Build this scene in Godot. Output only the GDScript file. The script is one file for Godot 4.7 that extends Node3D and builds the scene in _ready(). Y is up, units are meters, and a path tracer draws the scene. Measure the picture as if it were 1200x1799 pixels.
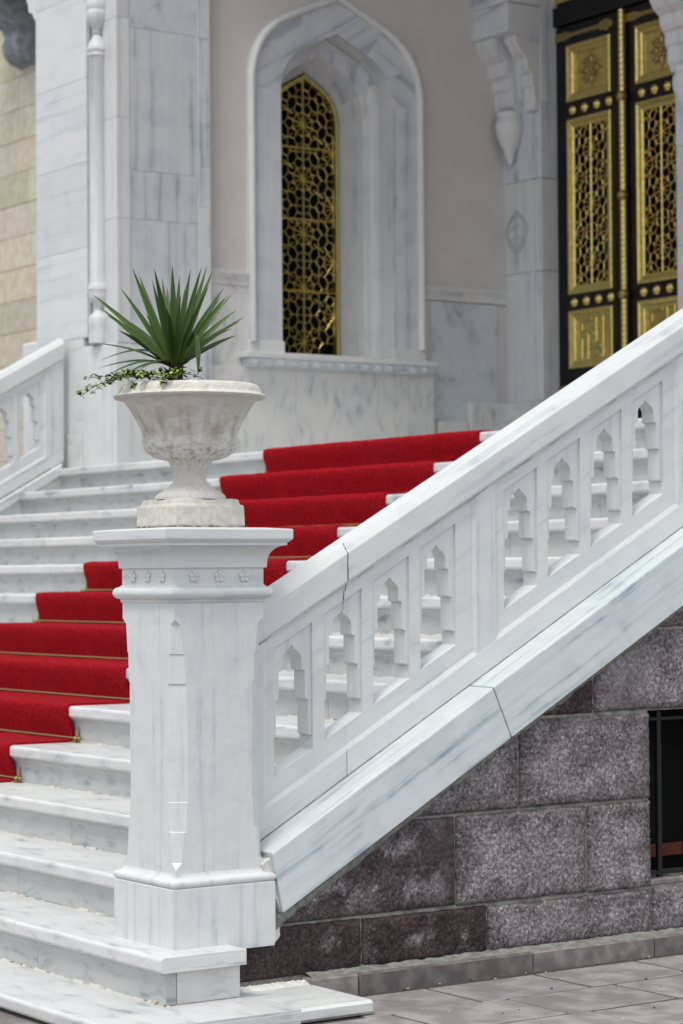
extends Node3D
# A marble staircase with a red runner in front of a palace porch.
# x runs along the steps, y up, z towards the foot of the stairs. Metres.

const SLOPE := 0.5533      # pitch of the stairs: rise over going
const RISE := 0.165
const GOING := 0.2982
const NOSE := 0.119        # z of the nosing of the step that carries the pedestal (step 12)
const GROUND := -0.2155

var M := {}
var rng := RandomNumberGenerator.new()
var used := {}
var wob := FastNoiseLite.new()


# ------------------------------------------------------------------ mesh builder
class MB:
	var v := PackedVector3Array()
	var n := PackedVector3Array()
	var t := PackedVector2Array()
	var c := PackedColorArray()
	var gx := Vector3.RIGHT        # axes of the texture; gy is the grain
	var gy := Vector3.UP
	var gz := Vector3.BACK
	var size := 1.0
	var off := Vector2.ZERO
	var tint := Color.WHITE
	var noise: FastNoiseLite
	var fixed_uv := false

	func grain(axis: Vector3) -> void:
		gy = axis.normalized()
		gx = Vector3.UP if absf(gy.y) < 0.7 else Vector3.RIGHT
		gx = (gx - gy * gx.dot(gy)).normalized()
		gz = gx.cross(gy)

	func uv_of(p: Vector3, f: Vector3) -> Vector2:
		var a := Vector3(absf(f.dot(gx)), absf(f.dot(gy)), absf(f.dot(gz)))
		var q := Vector3(p.dot(gx), p.dot(gy), p.dot(gz)) / size
		if a.x >= a.y and a.x >= a.z:
			return Vector2(q.z, q.y) + off
		if a.y >= a.z:
			return Vector2(q.x, q.z) + off
		return Vector2(q.x, q.y) + off

	# a triangle whose outside is the side that «outw» points to
	func tri(a: Vector3, b: Vector3, d: Vector3, outw: Vector3, na := Vector3.ZERO, nb := Vector3.ZERO, nd := Vector3.ZERO) -> void:
		var f := (b - a).cross(d - a)
		if f.length_squared() < 1e-18:
			return
		f = f.normalized()
		if f.dot(outw) > 0.0:
			var s := b; b = d; d = s
			s = nb; nb = nd; nd = s
		else:
			f = -f
		v.append(a); v.append(b); v.append(d)
		if na == Vector3.ZERO:
			n.append(f); n.append(f); n.append(f)
		else:
			n.append(na); n.append(nb); n.append(nd)
		t.append(uv_of(a, f)); t.append(uv_of(b, f)); t.append(uv_of(d, f))
		c.append(tint); c.append(tint); c.append(tint)

	func quad(a: Vector3, b: Vector3, d: Vector3, e: Vector3, outw: Vector3) -> void:
		tri(a, b, d, outw)
		tri(a, d, e, outw)

	func quadn(a: Vector3, b: Vector3, d: Vector3, e: Vector3, outw: Vector3, na: Vector3, nb: Vector3, nd: Vector3, ne: Vector3) -> void:
		tri(a, b, d, outw, na, nb, nd)
		tri(a, d, e, outw, na, nd, ne)

	# box between two corners with bevelled edges, placed through xf (which may shear)
	func box(lo: Vector3, hi: Vector3, b := 0.0, xf := Transform3D()) -> void:
		var cen := xf * ((lo + hi) * 0.5)
		if b <= 0.0:
			for ax in 3:
				for s in 2:
					var p: Array[Vector3] = []
					for k in [[0, 0], [1, 0], [1, 1], [0, 1]]:
						var w := Vector3()
						w[ax] = hi[ax] if s else lo[ax]
						w[(ax + 1) % 3] = hi[(ax + 1) % 3] if k[0] else lo[(ax + 1) % 3]
						w[(ax + 2) % 3] = hi[(ax + 2) % 3] if k[1] else lo[(ax + 2) % 3]
						p.append(xf * w)
					quad(p[0], p[1], p[2], p[3], (p[0] + p[2]) * 0.5 - cen)
			return
		var P := func(sx: int, sy: int, sz: int, keep: int) -> Vector3:
			var w := Vector3(hi.x if sx else lo.x, hi.y if sy else lo.y, hi.z if sz else lo.z)
			var sg := [sx, sy, sz]
			for ax in 3:
				if ax != keep:
					w[ax] += -b if sg[ax] else b
			return xf * w
		for ax in 3:
			var u := (ax + 1) % 3
			var w2 := (ax + 2) % 3
			for s in 2:
				var p: Array[Vector3] = []
				for k in [[0, 0], [1, 0], [1, 1], [0, 1]]:
					var sg := [0, 0, 0]
					sg[ax] = s; sg[u] = k[0]; sg[w2] = k[1]
					p.append(P.call(sg[0], sg[1], sg[2], ax))
				quad(p[0], p[1], p[2], p[3], (p[0] + p[2]) * 0.5 - cen)
			for i in 2:
				for j in 2:
					var sg := [0, 0, 0]
					sg[u] = i; sg[w2] = j
					sg[ax] = 0
					var a0: Vector3 = P.call(sg[0], sg[1], sg[2], u)
					var b0: Vector3 = P.call(sg[0], sg[1], sg[2], w2)
					sg[ax] = 1
					var a1: Vector3 = P.call(sg[0], sg[1], sg[2], u)
					var b1: Vector3 = P.call(sg[0], sg[1], sg[2], w2)
					quad(a0, a1, b1, b0, (a0 + b1) * 0.5 - cen)
		for i in 8:
			var a: Vector3 = P.call(i & 1, (i >> 1) & 1, i >> 2, 0)
			var b2: Vector3 = P.call(i & 1, (i >> 1) & 1, i >> 2, 1)
			var d: Vector3 = P.call(i & 1, (i >> 1) & 1, i >> 2, 2)
			tri(a, b2, d, (a + b2 + d) / 3.0 - cen)

	static func inset(p: PackedVector2Array, b: float) -> PackedVector2Array:
		# p runs counter-clockwise
		var o := PackedVector2Array()
		var k := p.size()
		for i in k:
			var e0 := (p[i] - p[(i + k - 1) % k]).normalized()
			var e1 := (p[(i + 1) % k] - p[i]).normalized()
			var n0 := Vector2(-e0.y, e0.x)
			var n1 := Vector2(-e1.y, e1.x)
			var m := n0 + n1
			if m.length() < 0.2:
				m = n0
			else:
				m = m / maxf(0.35, m.dot(n0))
			o.append(p[i] + m * b)
		return o

	# polygon (a, b) pulled along d from d0 to d1
	func extrude(poly: PackedVector2Array, d0: float, d1: float, xf: Transform3D, bevel := 0.0, smooth := 0.0, both := false, caps := true) -> void:
		var p := poly.duplicate()
		if Geometry2D.is_polygon_clockwise(p):
			p.reverse()
		# Geometry2D calls a polygon clockwise in y-down axes; make the sum of the cross products positive
		var area := 0.0
		for i in p.size():
			area += p[i].cross(p[(i + 1) % p.size()])
		if area < 0.0:
			p.reverse()
		var nb := xf.basis.inverse().transposed()
		var k := p.size()
		var q := MB.inset(p, bevel) if bevel > 0.0 else p
		var sg := signf(d1 - d0)
		var rings := []
		if bevel > 0.0 and both:
			rings.append([q, d0]); rings.append([p, d0 + bevel * sg])
		else:
			rings.append([p, d0])
		if bevel > 0.0:
			rings.append([p, d1 - bevel * sg]); rings.append([q, d1])
		else:
			rings.append([p, d1])
		var en: Array[Vector2] = []
		for i in k:
			var e := (p[(i + 1) % k] - p[i]).normalized()
			en.append(Vector2(e.y, -e.x))
		for r in rings.size() - 1:
			var A: PackedVector2Array = rings[r][0]
			var B: PackedVector2Array = rings[r + 1][0]
			var da: float = rings[r][1]
			var db: float = rings[r + 1][1]
			for i in k:
				var j := (i + 1) % k
				var P0 := xf * Vector3(A[i].x, A[i].y, da)
				var P1 := xf * Vector3(A[j].x, A[j].y, da)
				var P2 := xf * Vector3(B[j].x, B[j].y, db)
				var P3 := xf * Vector3(B[i].x, B[i].y, db)
				var N := (nb * Vector3(en[i].x, en[i].y, 0)).normalized()
				if smooth > 0.0 and A == B:
					var ni := en[i]
					var nj := en[i]
					var li := (p[j] - p[i]).length_squared()
					if en[i].dot(en[(i + k - 1) % k]) > smooth:
						ni = (en[i] * li + en[(i + k - 1) % k] * (p[i] - p[(i + k - 1) % k]).length_squared()).normalized()
					if en[i].dot(en[j]) > smooth:
						nj = (en[i] * li + en[j] * (p[(j + 1) % k] - p[j]).length_squared()).normalized()
					var Ni := (nb * Vector3(ni.x, ni.y, 0)).normalized()
					var Nj := (nb * Vector3(nj.x, nj.y, 0)).normalized()
					quadn(P0, P1, P2, P3, N, Ni, Nj, Nj, Ni)
				else:
					quad(P0, P1, P2, P3, N)
		if not caps:
			return
		for e in [[rings[0], -sg], [rings[-1], sg]]:
			var poly2: PackedVector2Array = e[0][0]
			var idx := Geometry2D.triangulate_polygon(poly2)
			var N := (nb * Vector3(0, 0, e[1])).normalized()
			for i in range(0, idx.size(), 3):
				var a := poly2[idx[i]]
				var b := poly2[idx[i + 1]]
				var d := poly2[idx[i + 2]]
				var dd: float = e[0][1]
				tri(xf * Vector3(a.x, a.y, dd), xf * Vector3(b.x, b.y, dd), xf * Vector3(d.x, d.y, dd), N)

	# square profile (half width, height) round a centre: a mitred moulding on four sides
	func square(cen: Vector3, prof: Array, smooth := 0.9, cap_top := true, cap_bot := true) -> void:
		var k := prof.size()
		var en: Array[Vector2] = []
		for i in k - 1:
			var e: Vector2 = (prof[i + 1] - prof[i]).normalized()
			en.append(Vector2(e.y, -e.x))
		for s in 4:
			var bs := Basis(Vector3.UP, s * PI / 2.0)
			for i in k - 1:
				var a: Vector2 = prof[i]
				var b: Vector2 = prof[i + 1]
				var n0 := en[i]
				var n1 := en[i]
				if i > 0 and en[i].dot(en[i - 1]) > smooth:
					n0 = (en[i] * (b - a).length_squared() + en[i - 1] * (a - (prof[i - 1] as Vector2)).length_squared()).normalized()
				if i < k - 2 and en[i].dot(en[i + 1]) > smooth:
					n1 = (en[i] * (b - a).length_squared() + en[i + 1] * ((prof[i + 2] as Vector2) - b).length_squared()).normalized()
				var N0 := bs * Vector3(0, n0.y, n0.x)
				var N1 := bs * Vector3(0, n1.y, n1.x)
				quadn(cen + bs * Vector3(-a.x, a.y, a.x), cen + bs * Vector3(a.x, a.y, a.x), cen + bs * Vector3(b.x, b.y, b.x), cen + bs * Vector3(-b.x, b.y, b.x), bs * Vector3(0, en[i].y, en[i].x), N0, N0, N1, N1)
		for e in [[prof[0], -1.0, cap_bot], [prof[-1], 1.0, cap_top]]:
			if e[2]:
				var a: Vector2 = e[0]
				quad(cen + Vector3(-a.x, a.y, -a.x), cen + Vector3(a.x, a.y, -a.x), cen + Vector3(a.x, a.y, a.x), cen + Vector3(-a.x, a.y, a.x), Vector3(0, e[1], 0))

	# turned profile (radius, height); rough pushes the surface about
	func lathe(cen: Vector3, prof: Array, segs := 48, smooth := 0.8, rough := 0.0, wrap := 0.0) -> void:
		var k := prof.size()
		var en: Array[Vector2] = []
		for i in k - 1:
			var e: Vector2 = (prof[i + 1] - prof[i]).normalized()
			en.append(Vector2(e.y, -e.x))
		var P := func(i: int, j: int) -> Vector3:
			var an := TAU * (j % segs) / segs
			var r: float = prof[i].x
			var d := Vector3(sin(an), 0, cos(an))
			if rough > 0.0 and r > 0.004:
				r += rough * noise.get_noise_3d(d.x * 40.0, prof[i].y * 220.0, d.z * 40.0)
			return cen + d * r + Vector3(0, prof[i].y, 0)
		var y0: float = prof[0].y
		var y1: float = prof[0].y
		for q in prof:
			y0 = minf(y0, q.y); y1 = maxf(y1, q.y)
		for i in k - 1:
			var n0 := en[i]
			var n1 := en[i]
			if i > 0 and en[i].dot(en[i - 1]) > smooth:
				n0 = (en[i] + en[i - 1]).normalized()
			if i < k - 2 and en[i].dot(en[i + 1]) > smooth:
				n1 = (en[i] + en[i + 1]).normalized()
			for j in segs:
				var a0 := TAU * j / segs
				var a1 := TAU * (j + 1) / segs
				var d0 := Vector3(sin(a0), 0, cos(a0))
				var d1 := Vector3(sin(a1), 0, cos(a1))
				var dm := (d0 + d1).normalized()
				var at := v.size()
				quadn(P.call(i, j), P.call(i, j + 1), P.call(i + 1, j + 1), P.call(i + 1, j), dm * en[i].x + Vector3(0, en[i].y, 0),
					d0 * n0.x + Vector3(0, n0.y, 0), d1 * n0.x + Vector3(0, n0.y, 0), d1 * n1.x + Vector3(0, n1.y, 0), d0 * n1.x + Vector3(0, n1.y, 0))
				if wrap > 0.0:      # the texture goes round once, its height over the profile
					for q in range(at, v.size()):
						var w := v[q] - cen
						var an := fposmod(atan2(w.x, w.z), TAU)
						if j == segs - 1 and an < PI:
							an += TAU
						t[q] = Vector2(an / TAU * wrap, 1.0 - (w.y - y0) / maxf(1e-5, y1 - y0))

	func tube(pts: Array, r0: float, r1 := -1.0, sides := 8) -> void:
		if r1 < 0.0:
			r1 = r0
		var k := pts.size()
		var ring := []
		var up := Vector3.UP
		for i in k:
			var d: Vector3 = (pts[mini(i + 1, k - 1)] - pts[maxi(i - 1, 0)]).normalized()
			if absf(d.dot(up)) > 0.95:
				up = Vector3.RIGHT if absf(d.x) < 0.8 else Vector3.BACK
			var s := d.cross(up).normalized()
			var w := s.cross(d).normalized()
			up = w
			var r := lerpf(r0, r1, float(i) / maxi(1, k - 1))
			var row := []
			for j in sides:
				var a := TAU * j / sides
				var q := s * cos(a) + w * sin(a)
				row.append([pts[i] + q * r, q])
			ring.append(row)
		for i in k - 1:
			for j in sides:
				var a = ring[i][j]
				var b = ring[i][(j + 1) % sides]
				var d = ring[i + 1][(j + 1) % sides]
				var e = ring[i + 1][j]
				quadn(a[0], b[0], d[0], e[0], a[1] + d[1], a[1], b[1], d[1], e[1])
		for e in [[0, -1.0], [k - 1, 1.0]]:
			var i: int = e[0]
			var d: Vector3 = (pts[mini(i + 1, k - 1)] - pts[maxi(i - 1, 0)]).normalized() * e[1]
			for j in sides:
				tri(pts[i], ring[i][j][0], ring[i][(j + 1) % sides][0], d)

	# part of an ellipsoid, poles along its own y
	func ball(cen: Vector3, rad: Vector3, bs := Basis(), segs := 10, rows := 6, half := false) -> void:
		for i in rows:
			var u0 := (PI / 2.0 if half else PI) * i / rows
			var u1 := (PI / 2.0 if half else PI) * (i + 1) / rows
			for j in segs:
				var a0 := TAU * j / segs
				var a1 := TAU * (j + 1) / segs
				var q: Array[Vector3] = []
				for w in [[u0, a0], [u0, a1], [u1, a1], [u1, a0]]:
					q.append(Vector3(sin(w[0]) * cos(w[1]), cos(w[0]), sin(w[0]) * sin(w[1])))
				var N: Array[Vector3] = []
				for w in q:
					N.append((bs * (w / rad)).normalized())
				quadn(cen + bs * (q[0] * rad), cen + bs * (q[1] * rad), cen + bs * (q[2] * rad), cen + bs * (q[3] * rad), bs * (q[0] + q[2]), N[0], N[1], N[2], N[3])

	# rows of points as one smooth sheet; outside on the side of «outw»
	func sheet(rows: Array, outw: Vector3, cols := [], uvs := []) -> void:
		var h := rows.size()
		var w: int = rows[0].size()
		var N := []
		for i in h:
			var r := []
			for j in w:
				var a: Vector3 = rows[i][mini(j + 1, w - 1)] - rows[i][maxi(j - 1, 0)]
				var b: Vector3 = rows[mini(i + 1, h - 1)][j] - rows[maxi(i - 1, 0)][j]
				var q := a.cross(b).normalized()
				r.append(q if q.dot(outw) >= 0.0 else -q)
			N.append(r)
		for i in h - 1:
			for j in w - 1:
				for k in [[[0, 0], [0, 1], [1, 1]], [[0, 0], [1, 1], [1, 0]]]:
					var ix := []
					for e in k:
						ix.append([i + e[0], j + e[1]])
					var A: Vector3 = rows[ix[0][0]][ix[0][1]]
					var B: Vector3 = rows[ix[1][0]][ix[1][1]]
					var D: Vector3 = rows[ix[2][0]][ix[2][1]]
					var f := (B - A).cross(D - A)
					if f.length_squared() < 1e-16:
						continue
					if f.dot(N[ix[0][0]][ix[0][1]]) > 0.0:
						ix = [ix[0], ix[2], ix[1]]
					for e in ix:
						v.append(rows[e[0]][e[1]])
						n.append(N[e[0]][e[1]])
						c.append(cols[e[0]][e[1]] if cols else tint)
						t.append(uvs[e[0]][e[1]] if uvs else uv_of(rows[e[0]][e[1]], outw))

	func mesh(shift: Vector3, mat: Material) -> ArrayMesh:
		var a := []
		a.resize(Mesh.ARRAY_MAX)
		var w := v.duplicate()
		if shift != Vector3.ZERO:
			for i in w.size():
				w[i] -= shift
		a[Mesh.ARRAY_VERTEX] = w
		a[Mesh.ARRAY_NORMAL] = n
		a[Mesh.ARRAY_TEX_UV] = t
		a[Mesh.ARRAY_COLOR] = c
		var m := ArrayMesh.new()
		m.add_surface_from_arrays(Mesh.PRIMITIVE_TRIANGLES, a)
		m.surface_set_material(0, mat)
		return m


func mb(grain := Vector3.UP, size := 1.6) -> MB:
	var b := MB.new()
	b.grain(grain)
	b.size = size
	b.off = Vector2(rng.randf(), rng.randf())
	b.noise = wob
	return b


func numbered(called: String) -> String:
	used[called] = used.get(called, -1) + 1
	return called if used[called] == 0 else "%s_%03d" % [called, used[called]]


func thing(called: String, label: String, category: String, at := Vector3.ZERO, group := "", kind := "") -> Node3D:
	var o := Node3D.new()
	o.name = numbered(called)
	o.position = at
	add_child(o)
	tag(o, label, category, group, kind)
	return o


func tag(o: Node, label := "", category := "", group := "", kind := "") -> void:
	if label: o.set_meta("label", label)
	if category: o.set_meta("category", category)
	if group: o.set_meta("group", group)
	if kind: o.set_meta("kind", kind)


# one named mesh; its vertices are given in the world and moved into the parent's axes
func obj(called: String, b: MB, mat: Material, parent: Node = self, kind := "") -> MeshInstance3D:
	var o := MeshInstance3D.new()
	if parent == self:
		o.name = numbered(called)
	else:
		var k := 0
		var nm := called
		while parent.has_node(nm):
			k += 1
			nm = "%s_%03d" % [called, k]
		o.name = nm
	var shift := Vector3.ZERO
	var p := parent
	while p != self:
		shift += (p as Node3D).position
		p = p.get_parent()
	o.mesh = b.mesh(shift, mat)
	parent.add_child(o, true)
	if kind: o.set_meta("kind", kind)
	return o


# ------------------------------------------------------------------ textures
func field(s: int, freq: float, oct: int, w: int, h: int, type := FastNoiseLite.TYPE_SIMPLEX_SMOOTH, frac := FastNoiseLite.FRACTAL_FBM, gw := 0, gh := 0) -> PackedByteArray:
	var f := FastNoiseLite.new()
	f.seed = s
	f.noise_type = type
	f.frequency = freq
	f.fractal_type = frac
	f.fractal_octaves = oct
	var im := f.get_seamless_image(gw if gw else w, gh if gh else h, false, false, 0.15, true)
	if im.get_width() != w or im.get_height() != h:
		im.resize(w, h, Image.INTERPOLATE_CUBIC)
	im.convert(Image.FORMAT_L8)
	return im.get_data()


func to_tex(w: int, h: int, bytes: PackedByteArray, rgb := true) -> ImageTexture:
	return ImageTexture.create_from_image(Image.create_from_data(w, h, false, Image.FORMAT_RGB8 if rgb else Image.FORMAT_L8, bytes))


func ramp(stops: Array) -> PackedByteArray:    # 256 grey values through [position, value] stops
	var o := PackedByteArray()
	o.resize(256)
	for i in 256:
		var x := i / 255.0
		var val: float = stops[-1][1]
		for k in stops.size() - 1:
			if x <= stops[k + 1][0]:
				val = lerpf(stops[k][1], stops[k + 1][1], clampf((x - stops[k][0]) / (stops[k + 1][0] - stops[k][0]), 0, 1))
				break
		o[i] = int(clampf(val, 0, 255))
	return o


# marble: base colour, streak colour, vein colour (sRGB 0..255); streaks run along v
func marble(s: int, base: Vector3, streak: Vector3, vein: Vector3, amount: float, veins: float, cloudy: float, warp: int, fq := 0.03, gh := 128) -> ImageTexture:
	var w := 1024
	var A := field(s, fq, 4, w, w, FastNoiseLite.TYPE_SIMPLEX_SMOOTH, FastNoiseLite.FRACTAL_FBM, w, gh)
	var F := field(s + 1, 0.11, 3, w, w, FastNoiseLite.TYPE_SIMPLEX_SMOOTH, FastNoiseLite.FRACTAL_FBM, w, 48)
	var G := field(s + 6, 0.25, 2, w, w)
	var C := field(s + 2, 0.0045, 5, w, w)
	var W := field(s + 3, 0.004, 3, w, w)
	var V := field(s + 4, 0.0035, 4, w, w, FastNoiseLite.TYPE_SIMPLEX_SMOOTH, FastNoiseLite.FRACTAL_RIDGED)
	var ra := ramp([[0.0, 0.0], [0.5, 22.0], [0.66, 60.0], [0.76, 150.0], [0.88, 240.0], [1.0, 255.0]])
	var rc := ramp([[0.0, 0.0], [0.45, 30.0], [0.75, 220.0], [1.0, 255.0]])
	var rv := ramp([[0.0, 0.0], [0.86, 0.0], [0.95, 120.0], [1.0, 255.0]])
	var o := PackedByteArray()
	o.resize(w * w * 3)
	var k := 0
	var dx := streak - base
	var vx := vein - base
	for y in w:
		var row := y << 10
		for x in w:
			var i := row + x
			var sx := row + ((x + (W[i] * warp >> 8)) & 1023)
			var g: int = F[sx]
			var cl: float = rc[C[i]] / 255.0
			var st: float = (ra[A[sx]] * (1.0 - cloudy + cloudy * 1.6 * cl) + cl * cloudy * 130.0 + (g - 128) * 0.22) * amount / 255.0
			var ve: float = rv[V[i]] * veins / 255.0 * (0.35 + 0.65 * cl)
			var gr := (g - 128) * 0.05 + (G[i] - 128) * 0.03
			o[k] = clampi(int(base.x + dx.x * st + vx.x * ve + gr), 0, 255)
			o[k + 1] = clampi(int(base.y + dx.y * st + vx.y * ve + gr), 0, 255)
			o[k + 2] = clampi(int(base.z + dx.z * st + vx.z * ve + gr), 0, 255)
			k += 3
	return to_tex(w, w, o)


# two tones mixed by a noise, with a second, finer noise for grain
func blotch(w: int, h: int, s: int, freq: float, lo: Vector3, hi: Vector3, fine: float, grain: float, oct := 4) -> ImageTexture:
	var A := field(s, freq, oct, w, h)
	var F := field(s + 1, fine, 2, w, h)
	var r := ramp([[0.0, 0.0], [0.3, 20.0], [0.7, 235.0], [1.0, 255.0]])
	var o := PackedByteArray()
	o.resize(w * h * 3)
	var k := 0
	for i in w * h:
		var a: float = r[A[i]] / 255.0
		var g := (F[i] - 128) * grain / 128.0
		o[k] = clampi(int(lerpf(lo.x, hi.x, a) + g), 0, 255)
		o[k + 1] = clampi(int(lerpf(lo.y, hi.y, a) + g), 0, 255)
		o[k + 2] = clampi(int(lerpf(lo.z, hi.z, a) + g), 0, 255)
		k += 3
	return to_tex(w, h, o)


func height_tex(w: int, s: int, freq: float, oct: int) -> ImageTexture:
	return to_tex(w, w, field(s, freq, oct, w, w), false)


# speckled rough-hewn stone
func granite(s: int) -> Array:
	var w := 1024
	var A := field(s, 0.02, 4, w, w)
	var F := field(s + 1, 0.16, 3, w, w)
	var G := field(s + 2, 0.34, 2, w, w)
	var H := PackedByteArray()
	H.resize(w * w)
	var o := PackedByteArray()
	o.resize(w * w * 3)
	var k := 0
	for i in w * w:
		var a := (A[i] - 128) * 0.20 + (F[i] - 128) * 0.34
		var sp := 0.0
		if G[i] > 176:
			sp = (G[i] - 176) * 2.0
		elif G[i] < 84:
			sp = (G[i] - 84) * 1.2
		o[k] = clampi(int(125 + a + sp), 0, 255)
		o[k + 1] = clampi(int(118 + a + sp), 0, 255)
		o[k + 2] = clampi(int(120 + a + sp), 0, 255)
		k += 3
		H[i] = clampi(int(A[i] * 0.35 + F[i] * 0.45 + G[i] * 0.2), 0, 255)
	return [to_tex(w, w, o), to_tex(w, w, H, false)]


# weathered cast stone of the urn: goes once round, drips run down
func urn_tex(s: int) -> ImageTexture:
	var w := 1024
	var h := 512
	var D := field(s, 0.018, 4, w, h, FastNoiseLite.TYPE_SIMPLEX_SMOOTH, FastNoiseLite.FRACTAL_FBM, w, 70)
	var P := field(s + 1, 0.011, 5, w, h)
	var Q := field(s + 2, 0.03, 5, w, h)
	var F := field(s + 3, 0.3, 2, w, h)
	var o := PackedByteArray()
	o.resize(w * h * 3)
	var k := 0
	for y in h:
		var v := y / float(h)        # 0 at the rim, 1 at the foot
		var drip := clampf(1.0 - absf(v - 0.30) / 0.30, 0, 1)
		var belly := clampf(1.0 - absf(v - 0.55) / 0.16, 0, 1)
		for x in w:
			var i := y * w + x
			var d: float = clampf((D[i] - 118) / 90.0, 0, 1) * drip
			var p: float = clampf((P[i] - 112) / 80.0, 0, 1)
			var b: float = clampf((Q[i] - 150) / 50.0, 0, 1)
			var g := (F[i] - 128) * 0.07
			var r := 202.0 + g
			var gg := 199.0 + g
			var bl := 193.0 + g
			var stain := d * 0.5 + p * 0.30 * (0.4 + drip)
			r -= stain * 44; gg -= stain * 52; bl -= stain * 62
			var dirt := b * (0.25 + 0.75 * belly) * 0.65
			r -= dirt * 62; gg -= dirt * 60; bl -= dirt * 58
			var wash: float = belly * clampf((140 - Q[i]) / 40.0, 0, 1)
			r += wash * 14; gg += wash * 16; bl += wash * 22
			o[k] = clampi(int(r), 0, 255); o[k + 1] = clampi(int(gg), 0, 255); o[k + 2] = clampi(int(bl), 0, 255)
			k += 3
	return to_tex(w, h, o)


func mat(called: String, tex: Texture2D, rough := 0.6, tint := Color.WHITE, bump: Texture2D = null, bump_cm := 0.0) -> StandardMaterial3D:
	var m := StandardMaterial3D.new()
	m.resource_name = called
	m.albedo_color = tint
	if tex:
		m.albedo_texture = tex
	m.roughness = rough
	m.metallic_specular = 0.4
	m.vertex_color_use_as_albedo = true
	if bump:
		m.heightmap_enabled = true
		m.heightmap_texture = bump
		m.heightmap_scale = bump_cm
	M[called] = m
	return m


func materials() -> void:
	var wear := height_tex(512, 900, 0.02, 5)
	mat("marble", marble(11, Vector3(209, 211, 210), Vector3(148, 162, 173), Vector3(118, 132, 146), 0.46, 0.05, 0.40, 14, 0.017, 40), 0.42, Color.WHITE, wear, 0.12)
	mat("stair_marble", marble(31, Vector3(210, 210, 208), Vector3(142, 151, 158), Vector3(140, 130, 116), 0.66, 0.42, 0.5, 50, 0.022, 220), 0.36, Color.WHITE, wear, 0.12)
	mat("coping_marble", marble(91, Vector3(206, 211, 212), Vector3(142, 159, 170), Vector3(120, 134, 146), 0.78, 0.05, 0.40, 10, 0.022, 26), 0.4, Color.WHITE, wear, 0.12)
	mat("grey_marble", marble(51, Vector3(196, 202, 206), Vector3(140, 152, 163), Vector3(112, 122, 132), 0.75, 0.4, 0.8, 120, 0.02, 500), 0.4)
	mat("blue_marble", marble(71, Vector3(206, 211, 214), Vector3(136, 150, 164), Vector3(98, 114, 132), 0.80, 0.08, 0.35, 12, 0.016, 14), 0.4)
	var g := granite(101)
	mat("purple_stone", g[0], 0.85, Color.WHITE, g[1], 0.7)
	var grit := height_tex(512, 130, 0.12, 4)
	mat("paving", blotch(1024, 1024, 140, 0.006, Vector3(128, 122, 120), Vector3(156, 150, 148), 0.2, 14.0), 0.62, Color.WHITE, grit, 0.15)
	mat("kerb_stone", blotch(512, 512, 150, 0.012, Vector3(114, 106, 106), Vector3(146, 140, 137), 0.2, 12.0), 0.75)
	mat("cement", blotch(512, 512, 160, 0.02, Vector3(128, 128, 124), Vector3(160, 159, 155), 0.25, 16.0), 0.9, Color.WHITE, grit, 0.4)
	mat("white_plaster", blotch(512, 512, 165, 0.02, Vector3(205, 204, 198), Vector3(226, 226, 222), 0.25, 10.0), 0.9, Color.WHITE, grit, 0.4)
	mat("plaster", blotch(512, 512, 170, 0.01, Vector3(196, 191, 187), Vector3(199, 195, 191), 0.2, 4.0), 0.85)
	mat("tan_stone", blotch(512, 512, 180, 0.02, Vector3(192, 183, 164), Vector3(204, 198, 188), 0.2, 8.0), 0.8)
	mat("urn_stone", urn_tex(200), 0.85, Color.WHITE, grit, 0.1)
	mat("cast_stone", blotch(512, 512, 210, 0.03, Vector3(190, 185, 174), Vector3(206, 203, 197), 0.3, 7.0), 0.85, Color.WHITE, grit, 0.12)
	var pile := height_tex(512, 220, 0.22, 2)
	var red := mat("carpet", blotch(512, 512, 225, 0.035, Vector3(150, 2, 19), Vector3(184, 8, 31), 0.13, 40.0), 0.95, Color.WHITE, pile, 0.9)
	red.rim_enabled = true
	red.rim = 0.08
	red.rim_tint = 0.9
	red.metallic_specular = 0.05
	var brass := mat("brass", blotch(256, 256, 230, 0.03, Vector3(198, 178, 104), Vector3(220, 202, 130), 0.2, 10.0), 0.27)
	brass.metallic = 0.85
	var old_brass := mat("old_brass", null, 0.42, Color(0.62, 0.54, 0.36))
	old_brass.metallic = 0.9
	mat("black_paint", null, 0.35, Color(0.055, 0.05, 0.05))
	mat("dark_room", null, 0.9, Color(0.02, 0.018, 0.018))
	mat("iron", null, 0.5, Color(0.07, 0.075, 0.08))
	mat("red_wood", blotch(256, 256, 240, 0.03, Vector3(82, 34, 24), Vector3(104, 48, 32), 0.2, 10.0), 0.6)
	mat("grey_stone", blotch(256, 256, 250, 0.03, Vector3(120, 126, 134), Vector3(150, 156, 163), 0.2, 8.0), 0.7)
	mat("soil", null, 0.95, Color(0.16, 0.12, 0.09))
	mat("grime_and_shade", null, 0.95, Color.WHITE)  # plain white; vertex tints carry dirt, mortar and painted shade
	var leaf := mat("yucca_leaf", null, 0.33, Color.WHITE)
	leaf.backlight_enabled = true
	leaf.backlight = Color(0.05, 0.09, 0.02)
	var ivy := mat("creeper_leaf", null, 0.55, Color.WHITE)
	ivy.backlight_enabled = true
	ivy.backlight = Color(0.2, 0.3, 0.1)
	mat("bark", null, 0.95, Color(0.2, 0.15, 0.11))
	var glass := StandardMaterial3D.new()
	glass.albedo_color = Color(0.04, 0.05, 0.06)
	glass.roughness = 0.3
	glass.metallic_specular = 0.15
	M["dark_glass"] = glass


func lin(r: float, g: float, b: float) -> Color:   # sRGB 0..255 to a linear vertex colour
	return Color(r / 255.0, g / 255.0, b / 255.0).srgb_to_linear()


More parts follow.
